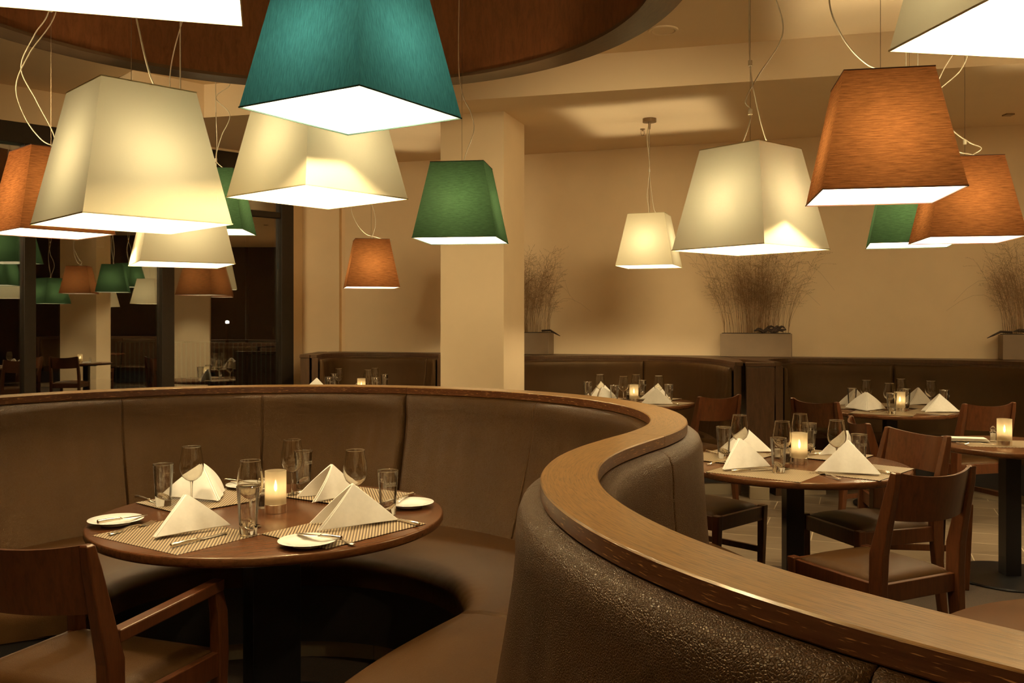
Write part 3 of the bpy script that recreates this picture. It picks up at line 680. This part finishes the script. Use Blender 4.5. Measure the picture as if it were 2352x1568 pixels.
def p_tumbler():
    r = tag(empty('tumbler', (0, 0, 0)), None, 'drinking glass')
    m_ = MB(); m_.lathe([(.0285, .035), (.0325, .10), (.0362, .152), (.0358, .1545), (.0345, .152), (.031, .10), (.0272, .036)], 40, closed=True)
    auto(m_.build('glass_body', M['glass'], r), 60)
    m_ = MB(); m_.lathe([(.001, 0), (.0250, 0), (.0270, .003), (.0287, .034)], 40)
    b0 = len(m_.V); m_.lathe([(.0287, .034), (.0262, .036), (.020, .034), (.010, .033), (.001, .0325)], 40)
    m_.V[b0:] = [(x, y, z + x * .42) for x, y, z in m_.V[b0:]]; m_.V[b0 - 40:b0] = [(x, y, z + x * .42) for x, y, z in m_.V[b0 - 40:b0]]
    auto(m_.build('thick_base', M['solid'], r), 60)
    m_ = MB(); m_.lathe([(.0360, .1505), (.0370, .1528), (.0360, .1552), (.0346, .153)], 40, closed=True); m_.build('rim', M['solid'], r, True)
    cu = bpy.data.curves.new('logo', 'FONT'); cu.body = 'SELTERS'; cu.size = .0115; cu.align_x = 'CENTER'; cu.space_character = .92
    to = bpy.data.objects.new('logo', cu); col.objects.link(to); dg = bpy.context.evaluated_depsgraph_get(); me = bpy.data.meshes.new_from_object(to.evaluated_get(dg)); bpy.data.objects.remove(to)
    def wrap(x, z, a0):
        rad = .0310 + (z - .07) * .085 + .0018; a = a0 + x / rad; return (rad * math.sin(a), -rad * math.cos(a), z)
    me2 = bpy.data.meshes.new('logo'); V = []; F = []
    for v in me.vertices:
        g = 1.0 + .45 * min(1, abs(v.co.x) / .024) ** 4; V.append(wrap(v.co.x, .108 + v.co.y * g, 0))
    F = [tuple(p.vertices) for p in me.polygons]
    n = len(V)
    for i in range(9):
        x = -.022 + i * .0055
        for zz in (0, .0012): V.append(wrap(x, .1035 + zz + .0015 * math.cos(x * 70) - .001, 0))
    for i in range(8): F.append((n + 2 * i, n + 2 * i + 2, n + 2 * i + 3, n + 2 * i + 1))
    n = len(V)   # small crest and gauge mark on the side
    for (x0, x1, z0, z1) in ((-.005, .005, .1285, .1300), (-.004, .004, .1255, .1270), (-.0025, .0025, .1225, .1240), (-.009, -.004, .119, .120), (-.002, .001, .1175, .1205), (.003, .006, .1175, .1205), (.0075, .0095, .1175, .1205)):
        k = len(V); V += [wrap(x0, z0, -.95), wrap(x1, z0, -.95), wrap(x1, z1, -.95), wrap(x0, z1, -.95)]; F.append((k, k + 1, k + 2, k + 3))
    mesh('etched_logo', V, F, M['etched'], r, fix=False)
    return r
def p_candle():
    r = tag(empty('candle_holder', (0, 0, 0)), None, 'candle holder')
    m_ = MB(); m_.lathe([(.0375, .028), (.0375, .146), (.0355, .146), (.0355, .028)], 40, closed=True); auto(m_.build('frosted_cylinder', M['frost'], r), 50)
    m_ = MB(); m_.lathe([(.001, 0), (.0385, 0), (.0385, .029), (.036, .031), (.001, .031)], 40); auto(m_.build('steel_base', M['steel'], r), 50)
    m_ = MB(); m_.lathe([(.001, .031), (.026, .031), (.026, .062), (.001, .062)], 24); auto(m_.build('candle', M['wax'], r), 50)
    m_ = MB(); m_.lathe([(.0005, .072), (.0045, .078), (.0062, .086), (.005, .096), (.0025, .106), (.0004, .114)], 12); m_.build('flame', M['flame'], r, True)
    return r
def p_shaker(kind):
    r = tag(empty('shaker', (0, 0, 0)), None, 'shaker')
    m_ = MB(); m_.lathe([(.001, 0), (.019, 0), (.020, .004), (.016, .010), (.0165, .050), (.019, .054), (.013, .060), (.012, .066)], 24); auto(m_.build('glass_body', M['glass'], r), 50)
    m_ = MB(); m_.lathe([(.001, .006), (.0135, .008), (.014, .046), (.001, .047)], 20); auto(m_.build('filling', M[kind], r), 50)
    m_ = MB(); m_.lathe([(.001, .064), (.010, .064), (.016, .069), (.016, .075), (.010, .080), (.008, .086), (.001, .088)], 20); auto(m_.build('stopper', M['glass'], r), 60)
    return r
def p_plate():
    r = tag(empty('side_plate', (0, 0, 0)), None, 'plate')
    m_ = MB(); m_.lathe([(.001, .004), (.045, .004), (.054, .0075), (.086, .0165), (.088, .0175), (.087, .0185), (.056, .0105), (.046, .0065), (.001, .0065)], 56); auto(m_.build('dish', M['white'], r), 60)
    m_ = MB(); m_.lathe([(.040, .0045), (.041, 0), (.046, 0), (.048, .0060)], 56); m_.build('foot_ring', M['white'], r, True)
    return r
def strip(m_, secs):
    """flat shaped bar along x: (x, half width, z, thickness)"""
    V = []; F = []; n = len(secs)
    for x, w, z, t in secs: V += [(x, -w, z), (x, w, z), (x, w * .8, z + t), (x, -w * .8, z + t)]
    F.append((3, 2, 1, 0))
    for i in range(n - 1):
        for k in range(4): F.append((4 * i + k, 4 * i + (k + 1) % 4, 4 * i + 4 + (k + 1) % 4, 4 * i + 4 + k))
    F.append(tuple(4 * (n - 1) + k for k in range(4))); m_.add(V, F)
def p_fork():
    r = tag(empty('fork', (0, 0, 0)), None, 'fork')
    m_ = MB(); strip(m_, [(-.095, .002, .0035, .002), (-.092, .008, .0035, .0025), (-.08, .009, .003, .0025), (-.05, .0055, .005, .0025), (-.01, .0032, .009, .003), (.03, .0036, .0075, .003), (.045, .009, .0035, .0025), (.055, .0125, .001, .0022), (.062, .0125, .001, .002)])
    auto(m_.build('handle', M['steel'], r), 60)
    m_ = MB()
    for k in (-1.5, -.5, .5, 1.5):
        V0 = len(m_.V); strip(m_, [(.060, .0020, .001, .002), (.08, .0019, .002, .0018), (.098, .0015, .0055, .0015), (.103, .0006, .007, .001)])
        m_.V[V0:] = [(x, y + k * .0066, z) for x, y, z in m_.V[V0:]]
    auto(m_.build('tines', M['steel'], r), 60); return r
def p_knife(s=1.0, nm='table_knife'):
    r = tag(empty(nm, (0, 0, 0)), None, 'knife')
    m_ = MB(); m_.tube([(-.11 * s, 0, .007), (-.108 * s, 0, .007), (-.06 * s, 0, .007), (-.02 * s, 0, .006), (-.012 * s, 0, .006), (-.008 * s, 0, .006)], [.003, .0065, .0062, .0045, .0058, .004], 12); auto(m_.build('handle', M['steel'], r), 60)
    m_ = MB(); strip(m_, [(-.009 * s, .004, .0035, .0035), (.01 * s, .0085, .002, .0022), (.06 * s, .010, .0015, .0016), (.095 * s, .0095, .0015, .0014), (.108 * s, .005, .0015, .0012), (.112 * s, .001, .0015, .001)]); auto(m_.build('blade', M['steel'], r), 60)
    return r
def p_mat():
    m_ = MB(); a, b_ = .215, .155; V = []; F = []
    m_.box(-a, a, -b_, b_, .0003, .0015)
    o = m_.build('placemat', M['mat'], None, bevel=.0008); tag(o, None, 'placemat'); return o
def p_napkin(half=20, pd=.11, ln=.25, ph=.115, seed=1):
    rnd = random.Random(seed); m_ = MB(); h = R_(half)
    def leaf(sgn, off, k, z0=0.0):
        """one cloth leaf: ridge foot, peak, wing tip, slightly curved, with thickness"""
        R0 = Vector((0, 0, .004 + z0)); P = Vector((pd, 0, ph)); W = Vector((ln * math.cos(h) * k, sgn * ln * math.sin(h) * k, .004 + z0))
        nrm = (P - R0).cross(W - R0).normalized() * (-sgn); nrm *= 1 if nrm.y * sgn > 0 else -1
        n = 12; V = []; idx = {}
        for th_ in (0, 1):
            for i in range(n + 1):
                for j in range(n + 1 - i):
                    u, v = i / n, j / n; w = 1 - u - v; p = R0 * w + P * u + W * v
                    bulge = .022 * u * v * 4 * .5 + .012 * w * v * 2 + .003 * math.sin(v * 17 + u * 9 + seed) * w * v * 6
                    p = p + nrm * (bulge + off + (.0035 if th_ else 0) * 1.0)
                    if w > .0 and u < .02: p.z = max(.0035, p.z - .0)
                    idx[(th_, i, j)] = len(V); V.append(p)
        F = []
        for th_ in (0, 1):
            for i in range(n):
                for j in range(n - i):
                    f = [idx[(th_, i, j)], idx[(th_, i + 1, j)], idx[(th_, i, j + 1)]]; F.append(f)
                    if i + j < n - 1: F.append([idx[(th_, i + 1, j)], idx[(th_, i + 1, j + 1)], idx[(th_, i, j + 1)]])
        def side(L):
            for a, b_ in zip(L, L[1:]): F.append([idx[(0,) + a], idx[(0,) + b_], idx[(1,) + b_], idx[(1,) + a]])
        side([(i, 0) for i in range(n + 1)]); side([(n - j, j) for j in range(n + 1)]); side([(0, j) for j in range(n + 1)])
        m_.add(V, [tuple(f) for f in F])
    for s in (-1, 1):
        leaf(s, 0, 1); leaf(s, .0055, .96, .001)
    m_.tube([(-.002, 0, .006), (pd * .5 - .004, 0, ph * .5), (pd - .001, 0, ph - .001), (pd + .004, 0, ph - .004)], [.003, .0045, .004, .002], 8)
    o = m_.build('napkin', M['linen'], None, True); auto(o, 70); tag(o, None, 'napkin'); return o
def flat_napkin():
    o = MB()
    for k in range(3): o.box(-.12 + k * .004, .12 - k * .006, -.045, .045 - k * .004, .004 + k * .006, .009 + k * .006)
    return tag(o.build('napkin', M['linen'], None, bevel=.002), None, 'napkin')
PR = {k: (f(), {}) for k, f in (('wine', p_wine), ('tumb', p_tumbler), ('cand', p_candle), ('salt', lambda: p_shaker('salt')), ('pepp', lambda: p_shaker('pepper')), ('plate', p_plate), ('fork', p_fork), ('knife', p_knife), ('bknife', lambda: p_knife(.78, 'butter_knife')), ('mat', p_mat))}
def use(k, loc, rz, label, group=None): return put(PR[k][0], PR[k][1], loc, rz, label, group)
def rim(x, y, H):     # an upright thing of height H on a table, its rim seen at photo pixel x, y
    p = pt(x, y, TT + H); return (p[0], p[1], TT + .003)
def lay(k, xa, ya, xb, yb, label, z=TT + .0035, ext=0, fl=0):
    """lay cutlery along the line between two photo points on the table, handle end first"""
    a, b_ = Vector(pt(xa, ya, z)), Vector(pt(xb, yb, z)); d = b_ - a; d.normalize(); L = {'fork': .198, 'knife': .222, 'bknife': .173}[k]
    c = a + d * (L / 2 - .002); return use(k, (c.x, c.y, z), math.atan2(d.y, d.x), label)
def nap(x, y, ang, half, pd, label, ln=.25, ph=.115, group=None, seed=1):
    o = p_napkin(half, pd, ln, ph, seed); p = pt(x, y, TT); o.location = (p[0], p[1], TT + .004); o.rotation_euler = (0, 0, R_(ang)); o['label'] = label
    if group: o['group'] = group
    return o
NT = 'near booth table'; N2 = 'table behind the rail'; N4 = 'back right booth table'; NB = 'back left booth table'; NC = 'alcove table left of the column'; N3 = 'small right edge table'
def settings(T, angs, dist, nm, words):
    for a, w in zip(angs, words):
        x, y = T[0] + dist * math.cos(R_(a)), T[1] + dist * math.sin(R_(a))
        th = R_(a + 90); d1 = math.sin(th) + math.cos(th); d2 = math.cos(th) - math.sin(th)   # weave turned so its ribs run away from the view
        o = use('mat', (x, y, TT + .0002 + .0015 * (words.index(w))), th, 'striped woven placemat at the %s place of the %s' % (w, nm))
        o.scale = (1 if abs(d1) > abs(d2) else -1, 1, 1)
# --- near booth table
settings(T1, (236, 322, 140, 58), .385, NT, ('front left', 'front right', 'back left', 'back right'))
for x, y, w in ((575, 1060, 'front'), (440, 1028, 'left'), (671, 1012, 'back'), (816, 1036, 'right')):
    use('wine', rim(x, y, .215), 0, 'clear wine glass, the %s one of four on the %s' % (w, NT))
for x, y, w, a in ((570, 1117, 'front', 2.4), (375, 1066, 'left', 2.9), (697, 1036, 'back', .9), (891, 1081, 'right', .45)):
    use('tumb', rim(x, y, .155), a, 'clear tumbler with slanted base, the %s one of four on the %s' % (w, NT))
def cand(x, y, nm):
    p = rim(x, y, .146); use('cand', (p[0], p[1], TT + .001), 0, 'frosted glass candle holder with steel foot glowing on the ' + nm)
cand(633, 1081, NT)
use('pepp', pt(602, 1166, TT + .001), 0, 'glass pepper shaker beside the candle on the ' + NT)
use('salt', pt(604, 1150, TT + .001), 0, 'glass salt shaker beside the candle on the ' + NT)
use('plate', pt(266, 1203, TT + .001), 0, 'white side plate at the left edge of the ' + NT)
use('plate', pt(706, 1252, TT + .001), 0, 'white side plate at the front edge of the ' + NT)
use('plate', pt(941, 1163, TT + .001), 0, 'white side plate at the right edge of the ' + NT)
use('plate', pt(570, 1121, TT + .001), 0, 'white side plate at the back edge of the ' + NT)
lay('bknife', 224, 1203, 332, 1184, 'butter knife lying across the left side plate', TT + .020)
lay('bknife', 784, 1240, 684, 1226, 'butter knife lying across the front side plate', TT + .020)
lay('bknife', 948, 1137, 900, 1151, 'butter knife lying across the right side plate', TT + .020)
lay('bknife', 517, 1106, 596, 1112, 'butter knife lying across the back side plate', TT + .020)
lay('knife', 393, 1258, 562, 1213, 'table knife in front of the front left napkin on the ' + NT)
lay('fork', 249, 1230, 377, 1193, 'fork left of the front left napkin on the ' + NT)
lay('knife', 963, 1208, 880, 1188, 'table knife right of the front right napkin on the ' + NT)
lay('fork', 815, 1253, 688, 1216, 'fork reaching under the front side plate on the ' + NT)
lay('knife', 312, 1144, 400, 1165, 'table knife left of the left tumbler on the ' + NT)
lay('knife', 684, 1136, 745, 1124, 'table knife at the back right place of the ' + NT)
nap(357, 1241, 64, 19, .125, 'white tent napkin with double fold at the front left place of the ' + NT, seed=1)
nap(500, 1156, 133, 29, .135, 'white tent napkin behind the left wine glass on the ' + NT, ln=.26, ph=.125, seed=2)
nap(910, 1199, 203, 12, .15, 'large white tent napkin at the front right place of the ' + NT, ln=.285, ph=.135, seed=3)
nap(832, 1136, 216, 16, .13, 'white tent napkin behind the right wine glass on the ' + NT, ln=.25, ph=.125, seed=4)
# --- table behind the rail
settings(T2, (232, 318, 140, 50), .33, N2, ('front left', 'front right', 'back left', 'back right'))
for x, y, w in ((1699, 955, 'left'), (1797, 969, 'front'), (1838, 952, 'back'), (1922, 967, 'right')):
    use('wine', rim(x, y, .215), 0, 'clear wine glass, the %s one of four on the %s' % (w, N2))
for x, y, w, a in ((1662, 981, 'left', 1.9), (1788, 1006, 'front', 2.4), (1859, 972, 'back', .8), (1973, 998, 'right', .35)):
    use('tumb', rim(x, y, .155), a, 'clear tumbler, the %s one of four on the %s' % (w, N2))
cand(1836, 994, N2)
use('pepp', pt(1807, 1064, TT + .001), 0, 'glass pepper shaker left of the candle on the ' + N2); use('salt', pt(1786, 1052, TT + .001), 0, 'glass salt shaker behind the front wine glass on the ' + N2)
nap(1663, 1083, 42, 18, .12, 'white tent napkin at the front left place of the ' + N2, ln=.26, ph=.135, seed=5)
nap(2021, 1094, 148, 13, .135, 'white tent napkin at the front right place of the ' + N2, ln=.27, ph=.145, seed=6)
nap(1772, 1041, 165, 17, .13, 'white tent napkin at the back left place of the ' + N2, ln=.27, ph=.125, seed=7)
nap(1968, 1046, 205, 18, .07, 'white tent napkin behind the right wine glass of the ' + N2, ln=.20, ph=.125, seed=8)
lay('knife', 1681, 1085, 1785, 1077, 'table knife in front of the front left napkin of the ' + N2)
lay('fork', 1930, 1102, 1852, 1076, 'fork left of the front right napkin of the ' + N2)
lay('knife', 2045, 1090, 1990, 1078, 'table knife right of the front right napkin of the ' + N2)
lay('knife', 1622, 1038, 1680, 1050, 'table knife left of the left tumbler of the ' + N2)
lay('knife', 1858, 1047, 1910, 1042, 'table knife right of the candle on the ' + N2)
lay('fork', 1622, 1067, 1656, 1062, 'fork at the left end of the front left placemat of the ' + N2)
# --- back booths
settings(T4, (240, 320, 140, 50), .31, N4, ('front left', 'front right', 'back left', 'back right'))
settings(TB, (240, 320, 140, 50), .33, NB, ('front left', 'front right', 'back left', 'back right'))
settings(TC, (320, 140), .31, NC, ('right', 'left'))
for nm, W, U in ((N4, ((1990, 874, 'left'), (2043, 881, 'front'), (2069, 871, 'back'), (2138, 876, 'right')), ((1957, 892, 'left'), (2048, 903, 'front'), (2080, 893, 'back'), (2169, 896, 'right'))),
                 (NB, ((1378, 861, 'left'), (1432, 865, 'front'), (1461, 861, 'back'), (1513, 864, 'right')), ((1350, 877, 'left'), (1411, 885, 'front'), (1475, 873, 'back'), (1536, 883, 'right'))),
                 (NC, ((778, 847, 'left'), (845, 850, 'middle'), (861, 846, 'right')), ((755, 866, 'leftmost'), (767, 858, 'left'), (862, 867, 'middle'), (883, 860, 'right')))):
    for x, y, w in W: use('wine', rim(x, y, .215), 0, 'clear wine glass, the %s one on the %s' % (w, nm))
    for x, y, w in U: use('tumb', rim(x, y, .155), 1.1, 'clear tumbler, the %s one on the %s' % (w, nm))
cand(2067, 900, N4); cand(1456, 883, NB); cand(830, 869, NC)
use('pepp', rim(1442, 896, .088), 0, 'glass pepper shaker left of the candle on the ' + NB); use('salt', rim(819, 880, .088), 0, 'glass salt shaker left of the candle on the ' + NC)
for x, y, a, hf, pd, w, nm in ((2000, 932, 186, 14, .13, 'back left', N4), (1991, 946, 72, 34, .10, 'front left', N4), (2142, 929, 190, 14, .13, 'back right', N4), (2203, 948, 172, 10, .14, 'front right', N4),
                               (1413, 912, 176, 30, .13, 'back left', NB), (1372, 930, 60, 24, .10, 'front left', NB), (1545, 930, 168, 10, .13, 'front right', NB), (1537, 918, 160, 25, .10, 'back right', NB), (757, 902, 170, 12, .13, 'left', NC)):
    nap(x, y, a, hf, pd, 'white tent napkin at the %s place of the %s' % (w, nm), ln=.26, ph=.135, seed=int(x))
lay('knife', 1998, 948, 2040, 942, 'table knife right of the front left napkin of the ' + N4); lay('fork', 1962, 941, 1990, 936, 'fork left of the front left napkin of the ' + N4)
lay('knife', 2216, 944, 2190, 946, 'table knife at the right end of the ' + N4); lay('knife', 1558, 930, 1540, 927, 'table knife right of the front right napkin of the ' + NB)
NM = 'mirrored far table'
use('cand', (7.0, 3.25, TT + .001), 0, 'frosted glass candle holder on the table seen mirrored in the window')
for x, y, a, w in ((6.75, 2.95, 60, 'left'), (6.72, 3.5, -40, 'right')):
    o = p_napkin(22, .12, .26, .13, 31); o.location = (x, y, TT + .001); o.rotation_euler = (0, 0, R_(a)); o['label'] = 'white tent napkin, the %s one on the table mirrored in the window' % w
for x, y, w in ((6.85, 3.38, 'right'), (6.9, 2.85, 'left')): use('wine', (x, y, TT + .001), 0, 'clear wine glass, the %s one on the table mirrored in the window' % w)
# --- small table at the right edge
cand(2307, 962, N3); use('salt', rim(2281, 979, .088), 0, 'glass salt shaker left of the candle on the ' + N3)
o = use('mat', (T3[0] + .02, T3[1], TT + .0002), R_(-10), 'dark woven placemat lying flat on the ' + N3); o.scale = (1.25, 1, 1)
o = flat_napkin(); p = pt(2215, 1014, TT); o.location = (p[0], p[1], TT + .0035); o.rotation_euler = (0, 0, R_(-14)); o['label'] = 'white napkin folded flat on the ' + N3
lay('fork', 2290, 1023, 2196, 1018, 'fork in front of the flat napkin on the ' + N3)
use('mat', (1.50, 1.50, TT + .0002), R_(-24), 'pale woven placemat on the table cut off by the bottom right corner')
# ------------------------------------------------------------------ chairs
def make_chair(arms=False):
    W = .27 if arms else .205; D = .21 if arms else .215; r = tag(empty('dining_armchair' if arms else 'dining_chair', (0, 0, 0)), None, 'armchair' if arms else 'chair'); C = M['chair']
    for s in (-1, 1):
        m_ = MB(); m_.loft([(s * W, -D - .045, 0, .016, .018), (s * W, -D - .010, .28, .018, .024), (s * W, -D, .44, .019, .029), (s * W, -D - .004, .56, .019, .031), (s * (W - .002), -D - .022, .64, .018, .027), (s * (W - .004), -D - .060, .80, .016, .020), (s * (W - .005), -D - .073, .862, .014, .014), (s * (W - .005), -D - .075, .867, .010, .010)])
        m_.build('leg', C, r, bevel=.004)
        m_ = MB(); top = .625 if arms else .452
        m_.loft([(s * W, D - .012, 0, .014, .014), (s * W, D - .004, .30, .018, .018), (s * W, D, .44, .020, .020)] + ([(s * W, D - .004, .56, .017, .022), (s * W, D - .02, top, .016, .018)] if arms else [(s * W, D, top, .020, .020)]))
        m_.build('leg', C, r, bevel=.004)
        m_ = MB(); m_.box(s * W - .011, s * W + .011, -D + .02, D - .015, .375, .445); m_.build('seat_rail', C, r, bevel=.003)
        m_ = MB(); m_.box(s * W - .009, s * W + .009, -D + .0, D - .012, .20, .232); m_.build('stretcher', C, r, bevel=.003)
        if arms:
            m_ = MB(); n = 8
            V = []; F = []
            for i in range(n + 1):
                t = i / n; y = -D + .01 + (2 * D - .01) * t; x = s * W; z = .618 + .020 * t
                for sx, sz in ((-1, -1), (1, -1), (1, 1), (-1, 1)): V.append((x + sx * .019, y, z + sz * .017))
            F.append((3, 2, 1, 0))
            for i in range(n):
                for k in range(4): F.append((4 * i + k, 4 * i + (k + 1) % 4, 4 * i + 4 + (k + 1) % 4, 4 * i + 4 + k))
            F.append(tuple(4 * n + k for k in range(4))); m_.add(V, F); m_.build('armrest', C, r, bevel=.004)
    for yy in (D, -D):
        m_ = MB(); m_.box(-W + .015, W - .015, yy - .012, yy + .010, .375, .445); m_.build('seat_rail', C, r, bevel=.003)
    # curved back panel
    V = []; F = []; nx, nz = 20, 8
    for th_ in (0, 1):
        for j in range(nz + 1):
            for i in range(nx + 1):
                u = i / nx * 2 - 1; v = j / nz
                z = .688 + .010 * (1 - u * u) * -1 + (.172 + .010 * abs(u) ** 2.5 - .004) * v
                y = -D - .030 - (z - .66) * .20 - .050 * (1 - u * u) + .004 + (-.012 if th_ else 0)
                V.append((u * (W - .012), y, z))
    q = (nx + 1) * (nz + 1); ix = lambda t_, j, i: t_ * q + j * (nx + 1) + i
    for j in range(nz):
        for i in range(nx):
            F.append((ix(0, j, i), ix(0, j, i + 1), ix(0, j + 1, i + 1), ix(0, j + 1, i))); F.append((ix(1, j, i), ix(1, j + 1, i), ix(1, j + 1, i + 1), ix(1, j, i + 1)))
    for i in range(nx): F.append((ix(0, 0, i), ix(1, 0, i), ix(1, 0, i + 1), ix(0, 0, i + 1))); F.append((ix(0, nz, i), ix(0, nz, i + 1), ix(1, nz, i + 1), ix(1, nz, i)))
    for j in range(nz): F.append((ix(0, j, 0), ix(0, j + 1, 0), ix(1, j + 1, 0), ix(1, j, 0))); F.append((ix(0, j, nx), ix(1, j, nx), ix(1, j + 1, nx), ix(0, j + 1, nx)))
    auto(mesh('backrest', V, F, C, r), 40)
    # padded seat
    V = []; F = []; n = 18
    for j in range(n + 1):
        for i in range(n + 1):
            u, v = i / n * 2 - 1, j / n * 2 - 1; e = (1 - abs(u) ** 5) * (1 - abs(v) ** 5)
            V.append((u * (W - .014 if v < .7 else W - .014), v * (D - .010) - .004, .445 + .030 * e ** .45 * (1 - .12 * (u * u + v * v))))
    for j in range(n):
        for i in range(n): F.append((j * (n + 1) + i, j * (n + 1) + i + 1, (j + 1) * (n + 1) + i + 1, (j + 1) * (n + 1) + i))
    k = len(V); V += [((-1 if i in (0, 3) else 1) * (W - .014), (-1 if i < 2 else 1) * (D - .010) - .004, .430) for i in range(4)]
    F += [(k + 3, k + 2, k + 1, k)]
    B = [[i for i in range(n + 1)], [i * (n + 1) + n for i in range(n + 1)], [n * (n + 1) + n - i for i in range(n + 1)], [(n - i) * (n + 1) for i in range(n + 1)]]
    for s_i, L in enumerate(B):
        F.append(tuple([k + s_i, k + (s_i + 1) % 4] + L[::-1]))
    auto(mesh('seat', V, F, M['seat'], r), 60)
    return r
CH = (make_chair(False), {}); CA = (make_chair(True), {})
def chair(x, y, face, label, c=CH):   # face: compass angle the sitter looks to, 90 = away from the camera
    return put(c[0], c[1], (x, y, .006 if y < 5.3 else 0), R_(face - 90), label)
chair(-1.185, 2.575, 70, 'dark brown wooden armchair with taupe seat at the bottom left corner', CA)
chair(1.43, 3.62, 116, 'dark wooden chair with curved back, the nearest one right of the rail')
chair(1.73, 4.43, 198, 'wooden chair facing left behind the nearest right hand chair')
chair(1.015, 4.79, 313, 'wooden chair tucked in left of the table behind the curved rail')
chair(1.39, 7.02, 122, 'dark wooden chair standing in front of the back left booth table')
chair(2.37, 6.52, 28, 'dark wooden chair left of the back right booth table')
chair(2.21, 5.02, -8, 'wooden chair seen edge-on left of the small right hand table')
chair(3.14, 6.43, 106, 'dark wooden chair in front of the back right booth table')
chair(6.3, 3.5, 0, 'dark wooden chair at the far table mirrored in the window')
# ------------------------------------------------------------------ planters with dried grass
def planter(x, y, w, label, seed, n=150, roots=3, ang=0, side=-1):
    rnd = random.Random(seed); z = 1.0865; r = tag(empty('planter', (x, y, z), ang), label, 'planter'); d, h = .20, .215
    m_ = MB(); m_.box(-w / 2, w / 2, -d / 2, d / 2, 0, h); o = m_.build('box', M['planter'], r, bevel=.004)
    m_ = MB(); m_.box(-w / 2 + .012, w / 2 - .012, -d / 2 + .012, d / 2 - .012, h, h + .006); m_.build('soil', M['soil'], r)
    m_ = MB()
    for i in range(n):
        px = rnd.gauss(0, w * .25); px = max(-w / 2 + .03, min(w / 2 - .03, px)); py = rnd.uniform(-.06, .06)
        H = rnd.uniform(.42, .84) if rnd.random() < .8 else rnd.uniform(.25, .5); lean = px / w * rnd.uniform(.3, .9) + rnd.gauss(0, .10); ly = rnd.gauss(-.02, .05)
        if ly > .05: ly = .05
        P = []; droop = rnd.random() < .10
        for k in range(8):
            t = k / 7; q = t ** 1.8
            zz = H * t if not droop else H * .8 * math.sin(t * 2.5)
            P.append((px + lean * H * q * (2.0 if droop else 1), min(.105, py + ly * q), h + zz))
        m_.tube(P, [.0014 - .0009 * k / 7 for k in range(8)], 3, False)
        if droop: continue
        for s in range(rnd.randint(8, 13)):      # fine seed panicles
            t = rnd.uniform(.55, 1); k = min(6, int(t * 7)); f = t * 7 - k; a = Vector(P[k]).lerp(Vector(P[k + 1]), f)
            dr = Vector((rnd.uniform(-1, 1) + lean * 1.5, rnd.uniform(-.5, .3), rnd.uniform(.1, 1.1))).normalized(); L = rnd.uniform(.05, .13)
            e = a + dr * L * .6 + Vector((0, 0, -.002)); g = a + dr * L + Vector((0, 0, -.015))
            if g.y > .112: continue
            m_.tube([a, e, g], .0005, 3, False)
            for u in (.45, .6, .75, .88, 1.0):
                c = a.lerp(g, u) + Vector((rnd.uniform(-.006, .006), rnd.uniform(-.004, .004), rnd.uniform(-.005, .005))); q = .0016
                v0 = len(m_.V); m_.V += [tuple(c + Vector((q, 0, -q))), tuple(c + Vector((-q, q, 0))), tuple(c + Vector((-q, -q, 0))), tuple(c + Vector((0, 0, 2.4 * q)))]
                m_.F += [(v0, v0 + 1, v0 + 2), (v0, v0 + 3, v0 + 1), (v0 + 1, v0 + 3, v0 + 2), (v0 + 2, v0 + 3, v0)]
    o = m_.build('dried_grass', M['grass'], r, fix=False); o['kind'] = 'stuff'
    for i in range(roots):
        m_ = MB(); x0 = rnd.uniform(-.33, .33) * w if roots > 1 else 0
        for k in range(4):
            a = rnd.uniform(-.5, .5) + (math.pi if k % 2 else 0); L = rnd.uniform(.06, .13); P = []; zz = h + .018
            for j in range(6):
                t = j / 5; zz = h + .018 + (.045 if k == 0 else .02) * math.sin(t * math.pi * rnd.uniform(.7, 1)) + rnd.uniform(-.006, .006)
                P.append((max(-w / 2 + .01, min(w / 2 - .01, x0 + math.cos(a) * L * t)), -.055 + math.sin(a) * L * t * .25 + rnd.uniform(-.005, .005), zz))
            m_.tube(P, [.016, .015, .013, .011, .008, .004], 7)
        auto(m_.build('root_wood', M['root'], r), 50)
    if side:
        m_ = MB(); s = side; m_.tube([(s * (w / 2 - .08), -.05, h + .02), (s * (w / 2 + .01), -.07, h + .025), (s * (w / 2 + .07), -.09, h - .005), (s * (w / 2 + .12), -.10, h - .03)], [.012, .011, .008, .003], 6); auto(m_.build('root_wood', M['root'], r), 50)
    return r
AW = math.atan(-KW)
planter(2.29, 8.555, .64, 'taupe planter of dried grasses on the ledge between the two back booths', 3, 195, 3, AW, 0)
planter(.09, 9.275, .64, 'taupe planter of dried grasses half hidden behind the column', 5, 190, 2, AW, 1)
planter(4.54, 7.81, .64, 'taupe planter of dried grasses cut off by the right edge of the view', 8, 190, 3, AW, -1)
